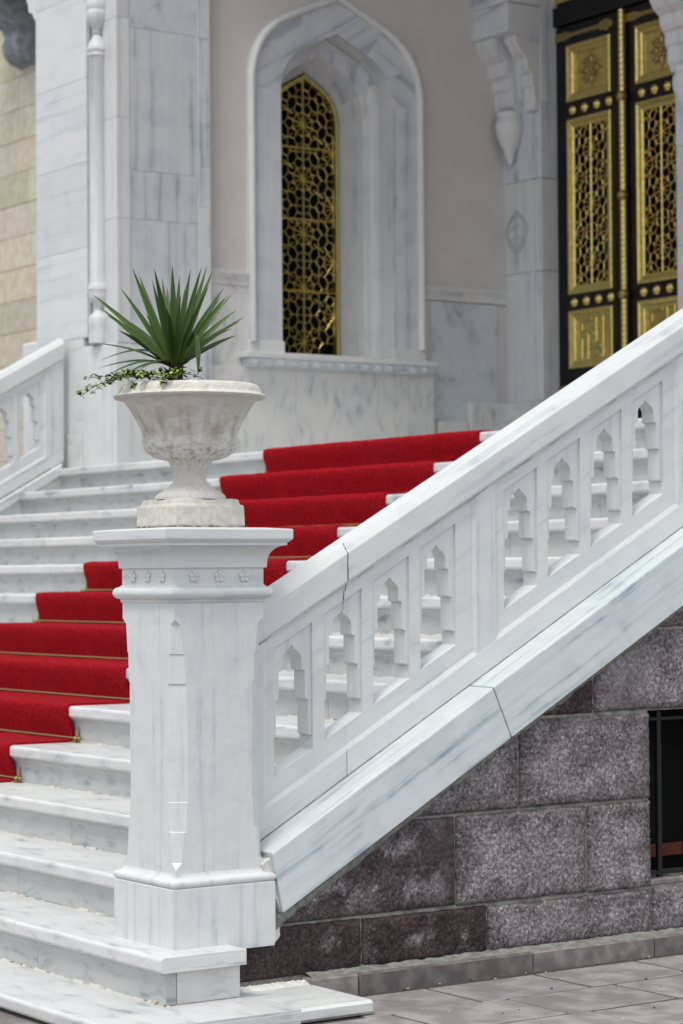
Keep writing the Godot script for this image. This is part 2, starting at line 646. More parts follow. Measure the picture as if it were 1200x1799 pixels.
# (z, y) profiles pulled along x
func along_x() -> Transform3D:
	return Transform3D(Basis(Vector3(0, 0, 1), Vector3(0, 1, 0), Vector3(1, 0, 0)), Vector3.ZERO)

# (q, y) outlines pulled along x, q = -z
func plate() -> Transform3D:
	return Transform3D(Basis(Vector3(0, 0, -1), Vector3(0, 1, 0), Vector3(1, 0, 0)), Vector3.ZERO)

# (q, h) outlines that climb with the stairs, pulled along x
func raked() -> Transform3D:
	return Transform3D(Basis(Vector3(0, SLOPE, -1), Vector3(0, 1, 0), Vector3(1, 0, 0)), Vector3.ZERO)

# (x, y) outlines pulled along z
func facing() -> Transform3D:
	return Transform3D(Basis(Vector3(1, 0, 0), Vector3(0, 1, 0), Vector3(0, 0, 1)), Vector3.ZERO)

func pts(a: Array) -> PackedVector2Array:
	var o := PackedVector2Array()
	for i in range(0, a.size(), 2):
		o.append(Vector2(a[i], a[i + 1]))
	return o


func rect(x0: float, y0: float, x1: float, y1: float) -> PackedVector2Array:
	return pts([x0, y0, x1, y0, x1, y1, x0, y1])


func nose_z(k: int) -> float:
	return NOSE - (12 - k) * GOING


func nose_y(k: int) -> float:
	return (12 - k) * RISE


# ------------------------------------------------------------------ the scene
func _ready() -> void:
	rng.seed = 7
	wob.seed = 5
	wob.frequency = 1.0
	wob.fractal_octaves = 2
	camera_and_light()
	materials()
	ground_and_paving()
	staircase()
	cheek_wall()
	basement_window()
	balustrade("carved white marble balustrade climbing beside the pedestal with the urn", -0.195)
	balustrade("far blurred marble balustrade ending at the porch pillar", -7.52)
	pedestal()
	urn()
	yucca()
	creeper()
	carpet()
	porch()
	pillar()
	side_window()
	pilaster("streaked marble pilaster with stepped bracket between window wall and brass door", 0.0)
	pilaster("bright marble pilaster bracket cut off by the right picture edge, beside the right door leaf", 1.93)
	doors()
	facade()


func camera_and_light() -> void:
	var cam := Camera3D.new()
	cam.name = "camera"
	var yaw := 0.9689
	var pitch := 0.0262
	var roll := -0.0074
	var f := Vector3(-sin(yaw) * cos(pitch), sin(pitch), -cos(yaw) * cos(pitch))
	var r := f.cross(Vector3.UP).normalized()
	var u := r.cross(f)
	var r2 := r * cos(roll) + u * sin(roll)
	var u2 := u * cos(roll) - r * sin(roll)
	cam.transform = Transform3D(Basis(r2, u2, -f), Vector3(6.882, 1.253, 4.041))
	var lens := CameraAttributesPhysical.new()
	lens.frustum_focal_length = 55.6
	lens.frustum_focus_distance = 8.0
	lens.exposure_aperture = 3.0
	lens.frustum_near = 0.1
	lens.frustum_far = 400.0
	cam.attributes = lens
	cam.fov = 24.35
	cam.near = 0.1
	cam.far = 400.0
	add_child(cam)
	cam.current = true
	var env := Environment.new()
	env.background_mode = Environment.BG_SKY
	var sky := ProceduralSkyMaterial.new()
	sky.sky_top_color = Color(0.88, 0.905, 0.935)
	sky.sky_horizon_color = Color(0.84, 0.86, 0.885)
	sky.ground_horizon_color = Color(0.45, 0.45, 0.46)
	sky.ground_bottom_color = Color(0.3, 0.3, 0.3)
	sky.sun_angle_max = 40.0
	env.sky = Sky.new()
	env.sky.sky_material = sky
	env.tonemap_mode = Environment.TONE_MAPPER_LINEAR
	env.tonemap_exposure = 1.43
	env.sdfgi_enabled = true
	env.ssao_enabled = true
	env.ssil_enabled = true
	var we := WorldEnvironment.new()
	we.name = "world"
	we.environment = env
	add_child(we)
	var sun := DirectionalLight3D.new()
	sun.name = "sun"
	sun.light_energy = 0.5
	sun.light_color = Color(1.0, 0.98, 0.95)
	sun.light_angular_distance = 18.0
	sun.shadow_enabled = true
	add_child(sun)
	sun.look_at_from_position(Vector3(2.6, 12.0, 5.2), Vector3.ZERO, Vector3.UP)


func ground_and_paving() -> void:
	var b := mb(Vector3.UP, 3.0)
	b.quad(Vector3(-120, GROUND - 0.012, -120), Vector3(120, GROUND - 0.012, -120), Vector3(120, GROUND - 0.012, 120), Vector3(-120, GROUND - 0.012, 120), Vector3.UP)
	var g := obj("ground", b, M["kerb_stone"])
	tag(g, "grey stone ground in front of the stairs", "ground", "", "structure")
	var pv := thing("pavement", "pinkish grey rectangular paving slabs at the foot of the wall", "pavement", Vector3(1.0, GROUND, -1.0), "", "structure")
	var rows := [[0.075, 0.408, -0.98, 0.49], [0.412, 0.755, -1.075, 0.49], [0.759, 1.10, -1.16, 0.49], [1.104, 1.45, -0.9, 0.5], [1.454, 1.8, -1.1, 0.5]]
	for r in rows:
		var z: float = r[2] - 6 * r[3]
		while z < 1.6:
			var z1: float = z + r[3]
			if not (z > -0.55 and r[0] < 0.3):
				b = mb(Vector3.RIGHT, 1.3)
				var k := rng.randf_range(0.9, 1.06)
				b.tint = Color(k, k * rng.randf_range(0.97, 1.01), k * rng.randf_range(0.98, 1.02))
				var dy := rng.randf_range(-0.0015, 0.0015)
				b.box(Vector3(r[0] + 0.007, GROUND - 0.05, z + 0.008), Vector3(r[1] - 0.007, GROUND + dy, z1 - 0.008), 0.002)
				obj("paving_slab", b, M["paving"], pv)
			z = z1
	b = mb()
	b.tint = lin(72, 66, 62)  # dark sheet: joint grime with the depth shade of the gaps painted in
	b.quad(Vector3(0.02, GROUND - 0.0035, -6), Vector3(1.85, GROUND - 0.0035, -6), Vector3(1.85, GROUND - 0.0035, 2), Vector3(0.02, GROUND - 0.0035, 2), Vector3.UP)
	obj("joint_bed", b, M["grime_and_shade"], pv)
	# crumbs, leaves and grit in the joints and along the kerb
	b = mb()
	for i in 80:
		var x := rng.randf_range(0.06, 1.4)
		if rng.randf() < 0.35:
			x = rng.randf_range(0.045, 0.09)
		var p := Vector3(x, GROUND + 0.003, rng.randf_range(-2.6, -0.3))
		var s := rng.randf_range(0.001, 0.0035)
		b.tint = lin(70, 60, 55) if rng.randf() < 0.7 else lin(190, 185, 175)
		b.box(p - Vector3(s, s * 0.6, s), p + Vector3(s, s * 0.6, s * 1.5), 0.0, Transform3D())
	var gr := obj("grit", b, M["grime_and_shade"])
	tag(gr, "grit and crumbs scattered on the paving slabs", "grit", "", "stuff")


func cut(x0: float, x1: float, lo: float, hi: float, fixed := []) -> Array:
	var o := [x1]
	for f in fixed:
		o.append(f)
	var x := x1 if fixed.is_empty() else float(fixed[-1])
	while x - x0 > hi:
		x -= rng.randf_range(lo, hi)
		o.append(x)
	if o[-1] - x0 < 0.25 and o.size() > 1:
		o[-1] = x0
	else:
		o.append(x0)
	return o


func slab_tint(b: MB) -> void:
	var k := rng.randf_range(0.90, 1.0)
	b.tint = Color(k, k * rng.randf_range(0.99, 1.005), k * rng.randf_range(0.985, 1.02))


func staircase() -> void:
	var st := thing("marble_staircase", "broad white marble staircase climbing from the pavement to the porch", "staircase", Vector3(-3.8, GROUND, 0), "", "thing")
	var tread := [0.0, -0.052, 0.0, -0.047]
	for k in 14:
		var z := nose_z(k)
		var y := nose_y(k)
		var x0 := -7.45
		var x1 := -0.29
		var zb := z - GOING - 0.06
		var th := 0.052
		if k == 12:
			x1 = 0.113
			zb = z - 0.33
		if k == 13:
			x1 = 0.383
			zb = -0.25
			th = 0.0485
		if k == 0:
			zb = z - 0.45
		var fixed := []
		if k == 8: fixed = [-2.62]
		if k == 9: fixed = [-1.30]
		if k == 10: fixed = [-2.35]
		var prof := pts([zb, y, z - 0.014, y, z - 0.006, y - 0.0025, z - 0.0015, y - 0.008, z, y - 0.015, z, y - th + 0.012, z - 0.002, y - th + 0.005, z - 0.008, y - th, zb, y - th])
		var xs := cut(x0, x1, 0.9, 1.7, fixed)
		for i in xs.size() - 1:
			var b := mb(Vector3.RIGHT, 1.5)
			slab_tint(b)
			b.extrude(prof, xs[i + 1] + 0.0012, xs[i] - 0.0012, along_x(), 0.0012, 0.8, true)
			obj("tread_slab", b, M["stair_marble"], st)
		# riser with a small hollow moulding under the nosing
		var rz := z - 0.036
		var foot := y - RISE + 0.001
		if k == 13:
			foot = GROUND - 0.01
		var rp := pts([rz - 0.04, y - th, z - 0.013, y - th, z - 0.015, y - th - 0.007, z - 0.021, y - th - 0.010, z - 0.030, y - th - 0.018, rz, y - th - 0.030, rz, foot, rz - 0.04, foot])
		if k == 13:
			rp = pts([rz - 0.04, y - th, rz, y - th, rz, foot, rz - 0.04, foot])
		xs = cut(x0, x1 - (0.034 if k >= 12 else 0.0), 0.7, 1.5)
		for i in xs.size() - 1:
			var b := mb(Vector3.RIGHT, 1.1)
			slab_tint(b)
			b.tint = b.tint * Color(0.74, 0.75, 0.75)  # darker than the treads: stain plus recess shade put into the tint
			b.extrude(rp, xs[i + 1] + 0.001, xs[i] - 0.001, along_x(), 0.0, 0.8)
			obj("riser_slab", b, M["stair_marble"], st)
		if k >= 6 and k < 13:
			seam(st, Vector3(-5.2 if k < 10 else -3.2, foot - 0.001, rz), Vector3((-0.42 if k < 12 else 0.078), foot - 0.001, rz), Vector3(0, 0, 1), k)
		elif k < 6:
			seam(st, Vector3(-7.4, foot - 0.001, rz), Vector3(-0.3, foot - 0.001, rz), Vector3(0, 0, 1), k)
	# the two bottom steps turn the corner round the pedestal
	var y12 := nose_y(12)
	var b := mb(Vector3.BACK, 1.5)
	b.box(Vector3(-0.30, y12 - 0.051, -0.215), Vector3(0.1125, y12 - 0.0006, 0.02), 0.011)
	obj("tread_slab", b, M["stair_marble"], st)
	b = mb(Vector3.BACK, 1.1)
	b.tint = Color(0.93, 0.92, 0.90)
	b.box(Vector3(-0.3, y12 - RISE + 0.001, -0.205), Vector3(0.079, y12 - 0.053, 0.04), 0.002)
	obj("riser_slab", b, M["stair_marble"], st)
	seam(st, Vector3(0.079, y12 - RISE, 0.08), Vector3(0.079, y12 - RISE, -0.21), Vector3(1, 0, 0), 31)
	var y13 := nose_y(13)
	b = mb(Vector3.BACK, 1.5)
	b.box(Vector3(-0.06, y13 - 0.048, -0.545), Vector3(0.3825, y13 - 0.0006, 0.2), 0.010)
	obj("tread_slab", b, M["stair_marble"], st)
	b = mb(Vector3.BACK, 1.1)
	b.box(Vector3(-0.1, GROUND - 0.01, -0.50), Vector3(0.35, y13 - 0.05, 0.2), 0.0)
	obj("riser_slab", b, M["stair_marble"], st)
	# cheek under the far balustrade
	b = mb(Vector3(0, SLOPE, -1), 1.5)
	var cheek := Transform3D(Basis(Vector3(0, SLOPE, -1), Vector3(0, 1, 0), Vector3(1, 0, 0)), Vector3.ZERO)
	b.extrude(pts([-0.2, 0.0, 3.50, 0.0, 3.50, 0.079, -0.2, 0.079]), -7.80, -7.425, cheek, 0.008)
	obj("cheek_coping", b, M["marble"], st)
	b = mb(Vector3(0, SLOPE, -1), 1.5)
	b.extrude(pts([-0.2, -1.4, 3.52, -1.4, 3.52, -0.002, -0.2, -0.002]), -7.75, -7.44, cheek, 0.0)
	obj("cheek_slab", b, M["stair_marble"], st)
	# landing
	b = mb(Vector3.RIGHT, 1.5)
	b.box(Vector3(-7.45, 1.90, -7.4), Vector3(-0.3, 1.978, -3.85), 0.0)
	obj("landing_slab", b, M["stair_marble"], st)


# broken mortar and dirt in the corner between riser and tread
func seam(st: Node3D, a: Vector3, e: Vector3, outw: Vector3, s: int) -> void:
	var b := mb()
	var len := (e - a).length()
	var d := (e - a) / len
	var x := 0.0
	var h0 := 0.003
	while x < len:
		var step := rng.randf_range(0.006, 0.03)
		var nz := wob.get_noise_2d(x * 3.0 + s * 17.0, s * 5.0)
		var h1 := clampf(0.0028 + nz * 0.008 + rng.randf_range(-0.0015, 0.002), 0.0006, 0.009)
		var x2 := minf(x + step, len)
		var w := rng.randf()
		b.tint = lin(196, 192, 184) if w < 0.5 else (lin(168, 162, 152) if w < 0.88 else lin(128, 120, 110))
		var P := a + d * x
		var Q := a + d * x2
		b.quad(P + Vector3.UP * h0, Q + Vector3.UP * h1, Q + outw * h1 * 1.3, P + outw * h0 * 1.3, outw + Vector3.UP)
		h0 = h1
		x = x2
	obj("mortar_seam", b, M["grime_and_shade"], st)


# height of the underside of the coping at q
func under(q: float) -> float:
	return SLOPE * q - 0.153


func block(w: Node3D, q0: float, q1: float, y0: float, y1: float, dark: float, face := -0.036) -> void:
	var b := mb(Vector3.UP, 3.7)
	var nx := maxi(6, int((q1 - q0) / 0.016))
	var ny := maxi(5, int((y1 - y0) / 0.016))
	var sd := rng.randf_range(0, 100)
	q0 -= 0.0005; q1 += 0.0005; y0 -= 0.0005; y1 += 0.0005
	var us := [0.0, 0.0035 / (q1 - q0)]
	for i in range(1, nx):
		us.append(i / float(nx))
	us.append(1.0 - 0.0035 / (q1 - q0)); us.append(1.0)
	var vs := [0.0, 0.0035 / (y1 - y0)]
	for j in range(1, ny):
		vs.append(j / float(ny))
	vs.append(1.0 - 0.0035 / (y1 - y0)); vs.append(1.0)
	nx += 2
	ny += 2
	# where the coping cuts the block off
	var qs := q0
	while qs < q1 and minf(y1, under(qs) - 0.012) < y0 + 0.012:
		qs += 0.004
	if qs >= q1 - 0.03:
		return
	var rows := []
	var cols := []
	for j in ny + 1:
		var r := []
		var cr := []
		for i in nx + 1:
			var q := lerpf(qs, q1, us[i])
			var top := minf(y1, under(q) - 0.012)
			var y := lerpf(y0, top, vs[j])
			var e := minf(minf(q - q0, q1 - q), minf(y - y0, y1 - y))
			var n1 := wob.get_noise_3d(q * 14.0, y * 14.0, sd)
			var n2 := wob.get_noise_3d(q * 60.0, y * 60.0, sd + 7.0)
			var n3 := wob.get_noise_3d(q * 5.0, y * 6.0, sd + 31.0)
			var x := face + 0.005 * n1 + 0.0035 * n2 + 0.004 * n3 + 0.004
			x -= 0.009 * exp(-pow(maxf(e + 0.003 * n2, 0.0) / 0.005, 2.0))
			if i == 0 or i == nx or j == 0 or (j == ny and top > y1 - 0.001):
				x = -0.058
			r.append(Vector3(x, y + 0.002 * n2, -q + 0.003 * n2))
			# dark wine-red damp: at the edges of the block and in patches
			var rim := 1.0 - smoothstep(0.015, 0.09, e + 0.05 * n1 + 0.03 * n3)
			var patch := smoothstep(-0.22, 0.22, n3 + 0.45 * n1 + 0.18 * n2 + (dark - 0.5) * 1.5)
			var k := clampf(maxf(rim * (0.30 + 0.65 * dark), patch * minf(1.0, dark * dark * 2.2)), 0, 1)
			k = clampf(k + 0.12 * n2, 0, 1)
			cr.append(Color(1, 1, 1).lerp(Color(0.19, 0.13, 0.135), k))
		rows.append(r)
		cols.append(cr)
	b.sheet(rows, Vector3(1, 0, 0), cols)
	obj("stone_block", b, M["purple_stone"], w)


func cheek_wall() -> void:
	var w := thing("stair_side_wall", "rough purple stone side wall of the stairs under the white sloping coping", "stone wall", Vector3(-0.15, GROUND, -1.5), "", "thing")
	# core, seen as the light mortar in the joints; the window leaves a hole in it
	var b := mb(Vector3.UP, 0.9)
	b.extrude(pts([0.217, GROUND - 0.02, 2.150, GROUND - 0.02, 2.150, under(2.15), 0.36, under(0.36) , 0.217, 0.02]), -0.28, -0.0475, plate())
	b.extrude(pts([2.150, GROUND - 0.02, 2.72, GROUND - 0.02, 2.72, 0.045, 2.150, 0.045]), -0.28, -0.0475, plate())
	b.extrude(pts([2.150, 0.716, 2.72, 0.716, 2.72, under(2.72), 2.150, under(2.15)]), -0.28, -0.0475, plate())
	b.extrude(pts([2.72, GROUND - 0.02, 3.62, GROUND - 0.02, 3.62, under(3.62), 2.72, under(2.72)]), -0.28, -0.0475, plate())
	b.tint = Color(1.0, 0.95, 0.94)
	for i in b.c.size():
		b.c[i] = b.tint
	obj("mortar", b, M["cement"], w)
	for a in [[0.219, 0.783, -0.142, 0.036, 0.92], [0.79, 1.346, -0.14, 0.033, 0.8], [1.354, 2.153, -0.138, 0.029, 0.12], [2.162, 2.9, -0.138, 0.03, 0.15], [2.908, 3.6, -0.138, 0.03, 0.3],
			[0.36, 1.202, 0.044, 0.369, 0.62], [1.21, 1.828, 0.04, 0.369, 0.22], [1.837, 2.152, 0.036, 0.369, 0.1], [2.72, 3.2, 0.036, 0.369, 0.2], [3.208, 3.6, 0.036, 0.369, 0.4],
			[0.9, 1.5, 0.378, 0.708, 0.42], [1.508, 2.152, 0.378, 0.708, 0.34], [2.72, 3.1, 0.378, 0.708, 0.3], [3.108, 3.6, 0.378, 0.708, 0.2],
			[1.5, 1.868, 0.718, 1.03, 0.75], [1.877, 2.72, 0.72, 1.03, 0.2], [2.728, 3.6, 0.72, 1.03, 0.2], [2.0, 2.5, 1.04, 1.4, 0.3], [2.508, 3.6, 1.04, 1.4, 0.3], [2.7, 3.6, 1.41, 1.78, 0.3]]:
		block(w, a[0], a[1], a[2], a[3], a[4])
	# returns of the window opening
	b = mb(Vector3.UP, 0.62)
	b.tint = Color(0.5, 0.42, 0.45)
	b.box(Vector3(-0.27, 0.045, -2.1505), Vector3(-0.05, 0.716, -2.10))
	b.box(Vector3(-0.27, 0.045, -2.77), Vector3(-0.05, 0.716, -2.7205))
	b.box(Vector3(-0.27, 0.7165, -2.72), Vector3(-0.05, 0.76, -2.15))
	obj("window_reveal", b, M["purple_stone"], w)
	# cement smeared between coping and stones, ragged below
	var rows := []
	var n := 150
	var lo := []
	for j in 4:
		rows.append([])
	for i in n + 1:
		var q := lerpf(0.40, 3.55, i / float(n))
		var fall := 0.030 + 0.030 * clampf((1.5 - q) / 1.2, 0.0, 1.0) + 0.010 * wob.get_noise_1d(q * 30.0) + 0.012 * wob.get_noise_1d(q * 9.0 + 40.0)
		var bulge := 0.004 * wob.get_noise_1d(q * 20.0 + 9.0)
		rows[0].append(Vector3(-0.060, under(q) + 0.012, -q))
		rows[1].append(Vector3(-0.022 + bulge, under(q) - 0.004, -q))
		rows[2].append(Vector3(-0.024 + bulge, under(q) - fall * 0.8, -q))
		rows[3].append(Vector3(-0.050, under(q) - fall, -q))
	b = mb(Vector3.UP, 0.5)
	b.tint = Color(0.70, 0.73, 0.71)
	b.sheet(rows, Vector3(1, 0, 0))
	obj("cement_fillet", b, M["cement"], w)
	# white plaster left between the pedestal and the wall
	rows = [[], [], []]
	for i in 30:
		var y := lerpf(0.115, -0.022, i / 29.0)
		var wd := 0.018 + 0.036 * exp(-pow((y - 0.015) / 0.035, 2.0)) + 0.006 * wob.get_noise_1d(y * 70.0) + 0.003 * wob.get_noise_1d(y * 260.0)
		if y < 0.0:
			wd *= 1.0 + y * 22.0
		rows[0].append(Vector3(-0.03, y, -0.36))
		rows[1].append(Vector3(-0.030, y, -0.398 - wd * 0.7))
		rows[2].append(Vector3(-0.046, y, -0.402 - wd))
	b = mb(Vector3.UP, 0.5)
	b.sheet(rows, Vector3(1, 0, 0))
	obj("plaster_patch", b, M["white_plaster"], w)
	# kerb stones with a cement haunch on top
	var ks := [0.53, 0.727, 1.51, 2.11, 2.9, 3.6]
	for i in ks.size() - 1:
		b = mb(Vector3.FORWARD, 0.7)
		var k := rng.randf_range(0.72, 0.98) if i != 1 else 0.62
		b.tint = Color(k, k * 0.97, k * 0.98)
		b.box(Vector3(-0.10, GROUND - 0.03, -ks[i + 1] + 0.002), Vector3(0.030 + rng.randf_range(-0.002, 0.002), -0.146, -ks[i] - 0.002), 0.005)
		obj("kerb_stone", b, M["kerb_stone"], w)
	rows = [[], [], []]
	for i in 121:
		var q := lerpf(0.545, 3.55, i / 120.0)
		var j := wob.get_noise_1d(q * 40.0)
		rows[0].append(Vector3(-0.05, -0.128 + 0.007 * j + 0.005 * wob.get_noise_1d(q * 120.0), -q))
		rows[1].append(Vector3(-0.016 + 0.004 * j, -0.139 + 0.003 * j, -q))
		rows[2].append(Vector3(0.012 + 0.006 * wob.get_noise_1d(q * 25.0 + 3.0), -0.1475, -q))
	b = mb(Vector3.UP, 0.5)
	b.tint = Color(0.78, 0.77, 0.75)
	b.sheet(rows, Vector3(0.5, 1, 0))
	obj("cement_haunch", b, M["cement"], w)
	rows = [[], []]
	for i in 40:
		var q := lerpf(0.218, 0.548, i / 39.0)
		rows[0].append(Vector3(-0.028, -0.153 + 0.004 * wob.get_noise_1d(q * 60.0) + 0.002 * wob.get_noise_1d(q * 200.0), -q))
		rows[1].append(Vector3(0.012, -0.1655, -q))
	b = mb(Vector3.UP, 0.5)
	b.sheet(rows, Vector3(0.5, 1, 0))
	obj("plaster_strip", b, M["white_plaster"], w)
	# sloping marble coping
	var kk := 0.36
	var xf := Transform3D(Basis(Vector3(1, 0, 0), Vector3(0, 1 - SLOPE * kk, kk), Vector3(0, SLOPE, -1)), Vector3(0, SLOPE * kk * 0.081, -kk * 0.081))
	var prof := pts([0, -0.150, 0, 0.073, -0.001, 0.078, -0.004, 0.0815, -0.010, 0.0835, -0.31, 0.086, -0.31, -0.152, -0.004, -0.152])
	var cs := [0.386, 1.358, 2.43, 3.56]
	for i in 3:
		b = mb(Vector3(0, SLOPE, -1), 1.0)
		b.extrude(prof, cs[i] + 0.002, cs[i + 1] - 0.002, xf, 0.003, 0.8, true)
		if i == 0:      # the lowest slab is cut more steeply where it meets the pedestal
			for k in b.v.size():
				var q := b.v[k]
				if -q.z < 0.8:
					var dq := -0.17 * (0.081 - (q.y + SLOPE * q.z))
					b.v[k] = q + Vector3(0, SLOPE * dq, -dq)
		obj("coping_slab", b, M["coping_marble"], w)
	b = mb(Vector3.UP, 0.5)
	b.extrude(pts([-0.006, -0.14, -0.006, 0.074, -0.30, 0.08, -0.30, -0.14]), 1.352, 1.364, xf)
	obj("coping_joint_mortar", b, M["cement"], w)
	b = mb(Vector3.UP, 0.5)
	b.extrude(pts([-0.016, -0.13, -0.020, 0.060, -0.30, 0.06, -0.30, -0.13]), 0.35, 0.392, xf)
	obj("coping_joint_mortar", b, M["white_plaster"], w)


func basement_window() -> void:
	var w := thing("basement_window", "dark barred basement window in the purple stone wall", "window", Vector3(-0.1, 0.05, -2.43), "", "thing")
	var b := mb()
	b.box(Vector3(-0.30, 0.03, -2.75), Vector3(-0.28, 0.75, -2.12))
	obj("dark_back", b, M["dark_room"], w)
	b = mb(Vector3.FORWARD, 0.6)
	b.box(Vector3(-0.27, 0.04, -2.72), Vector3(-0.042, 0.062, -2.152), 0.004)
	obj("sill", b, M["kerb_stone"], w)
	b = mb(Vector3.FORWARD, 0.5)
	b.box(Vector3(-0.25, 0.12, -2.72), Vector3(-0.22, 0.17, -2.152), 0.003)
	obj("wooden_frame", b, M["red_wood"], w)
	b = mb()
	b.box(Vector3(-0.098, 0.072, -2.715), Vector3(-0.082, 0.086, -2.153), 0.002)
	obj("bottom_rail", b, M["iron"], w)
	b = mb()
	b.box(Vector3(-0.098, 0.672, -2.715), Vector3(-0.082, 0.686, -2.153), 0.002)
	obj("top_rail", b, M["iron"], w)
	for i in 4:
		b = mb()
		b.box(Vector3(-0.099, 0.06, -2.252 - i * 0.14), Vector3(-0.081, 0.712, -2.230 - i * 0.14), 0.002)
		obj("bar", b, M["iron"], w)


# ------------------------------------------------------------------ balustrade
func balustrade(label: String, xc: float) -> void:
	var w := thing("marble_balustrade", label, "balustrade", Vector3(xc, 1.1, -1.9), "twin balustrades of the stairs")
	var rk := raked()
	rk.origin.x = xc
	var pl := plate()
	pl.origin.x = xc
	var along := Vector3(0, SLOPE, -1)
	var rail_xf := Transform3D(Basis(Vector3(1, 0, 0), Vector3(0, 1, 0), Vector3(0, SLOPE, -1)), Vector3(xc, 0, 0))
	var q_end := 3.43
	var cuts := [0.33, 0.80, 2.458, q_end + 0.1]
	var top := pts([-0.0525, 0.772, 0.0525, 0.772, 0.059, 0.777, 0.0595, 0.781, 0.066, 0.785, 0.068, 0.790, 0.068, 0.882, 0.0655, 0.887, 0.043, 0.917, 0.038, 0.9205, -0.038, 0.9205, -0.043, 0.917, -0.0655, 0.887, -0.068, 0.882, -0.068, 0.790, -0.066, 0.785, -0.0595, 0.781, -0.059, 0.777])
	var foot := pts([-0.054, 0.083, 0.054, 0.083, 0.054, 0.176, 0.0525, 0.180, -0.0525, 0.180, -0.054, 0.176])
	for i in 3:
		var b := mb(along, 1.1)
		b.extrude(top, cuts[i] + 0.0014, cuts[i + 1] - 0.0014, rail_xf, 0.0015, 0.85, true)
		obj("handrail", b, M["marble"], w)
		b = mb(along, 1.1)
		b.extrude(foot, cuts[i] + 0.0014, cuts[i + 1] - 0.0014, rail_xf, 0.0015, 0.85, true)
		obj("base_rail", b, M["marble"], w)
	# grey mortar line under the base
	var bm := mb(along, 0.5)
	bm.tint = Color(0.75, 0.76, 0.75)
	bm.extrude(pts([-0.0585, 0.079, 0.0585, 0.079, 0.054, 0.0895, -0.054, 0.0895]), 0.36, q_end, rail_xf)
	obj("mortar_bed", bm, M["cement"], w)
	# open crack through handrail and panel
	bm = mb()
	var ck := []
	for i in 15:
		var h := lerpf(0.922, 0.684, i / 14.0)
		ck.append(Vector2(0.800 - 0.006 * smoothstep(0.78, 0.70, h) + 0.0025 * wob.get_noise_1d(h * 90.0), h))
	for i in 14:
		var hw := 0.0016 + 0.0012 * wob.get_noise_1d(i * 3.7)
		var x0 := 0.0688 if ck[i + 1].y > 0.785 else (0.0533 if ck[i + 1].y > 0.745 else 0.0436)
		if ck[i].y > 0.89:
			x0 = lerpf(0.0668, 0.0405, (ck[i].y - 0.888) / 0.034)
		bm.tint = lin(96, 92, 86)
		bm.quad(rk * Vector3(ck[i].x - hw, ck[i].y, x0), rk * Vector3(ck[i].x + hw, ck[i].y, x0), rk * Vector3(ck[i + 1].x + hw, ck[i + 1].y, x0), rk * Vector3(ck[i + 1].x - hw, ck[i + 1].y, x0), Vector3(1, 0, 0))
	if xc > -1.0:
		obj("crack", bm, M["grime_and_shade"], w)
	# dirt in the groove under the handrail, its shade painted into the strip
	bm = mb()
	for i in 300:
		var q := 0.40 + i * 0.0101
		var nz := wob.get_noise_2d(q * 8.0, xc) + 0.5 * wob.get_noise_2d(q * 40.0, xc + 5.0)
		if nz < -0.25:
			continue
		bm.tint = lin(150, 150, 148).lerp(lin(92, 92, 90), clampf(nz + 0.3, 0, 1))
		for sg in [-1.0, 1.0]:
			var hh := 0.7735 - 0.0028 * clampf(nz + 0.5, 0.3, 1.2)
			bm.quad(rk * Vector3(q, 0.7722, sg * 0.0540), rk * Vector3(q + 0.0101, 0.7722, sg * 0.0540), rk * Vector3(q + 0.0101, hh - 0.001, sg * 0.0534), rk * Vector3(q, hh - 0.001, sg * 0.0534), Vector3(sg, 0, 0))
	obj("groove_dirt_and_shade", bm, M["grime_and_shade"], w)
	for s in [[0.33, 0.448], [1.395, 1.483], [2.415, 2.505], [q_end - 0.035, q_end + 0.1]]:
		var b := mb(Vector3.UP, 1.1)
		b.extrude(pts([s[0], 0.180, s[1], 0.180, s[1], 0.772, s[0], 0.772]), -0.0525, 0.0525, rk)
		obj("stile", b, M["marble"], w)
	var panels := [[0.448, 1.395, [0.495, 0.711, 0.924, 1.138]], [1.483, 2.415, [1.531, 1.746, 1.961, 2.177]], [2.505, q_end - 0.035, [2.56, 2.776, 2.99, 3.19]]]
	for p in panels:
		var p0: float = p[0]
		var p1: float = p[1]
		var subs: Array = p[2]
		var sw := 0.165
		# frame of the sunk field
		var b := mb(along, 1.1)
		var half := 0.043
		var halves := [[p0, p1]] if p0 > 0.6 else [[p0, 0.7995], [0.8005, p1]]
		for h in halves:
			b.extrude(pts([h[0], 0.180, h[1], 0.180, h[1], 0.268, h[0], 0.268]), -half, half, rk)
			b.extrude(pts([h[0], 0.717, h[1], 0.717, h[1], 0.772, h[0], 0.772]), -half, half, rk)
		# hollow moulding round it, both faces
		for sg in [-1.0, 1.0]:
			var o := [Vector2(p0, 0.180), Vector2(p1, 0.180), Vector2(p1, 0.772), Vector2(p0, 0.772)]
			var i2 := [Vector2(p0 + 0.016, 0.198), Vector2(p1 - 0.016, 0.198), Vector2(p1 - 0.016, 0.756), Vector2(p0 + 0.016, 0.756)]
			for k in 4:
				var l := (k + 1) % 4
				var mid: Vector2 = (o[k] + i2[k] + o[l] + i2[l]) * 0.25
				var cen := Vector2((p0 + p1) / 2, 0.476)
				var dir := (cen - mid)
				dir = Vector2(0, signf(dir.y)) if k % 2 == 0 else Vector2(signf(dir.x), 0)
				var a1 := rk * Vector3(o[k].x, o[k].y, sg * 0.0515)
				var a2 := rk * Vector3(o[l].x, o[l].y, sg * 0.0515)
				var b1 := rk * Vector3(i2[k].x, i2[k].y, sg * (half + 0.0005))
				var b2 := rk * Vector3(i2[l].x, i2[l].y, sg * (half + 0.0005))
				b.quad(a1, a2, b2, b1, Vector3(sg, 0, 0) + Vector3(0, dir.y, -dir.x))
		var edges := [p0]
		for s in subs:
			edges.append(s); edges.append(s + sw)
		edges.append(p1)
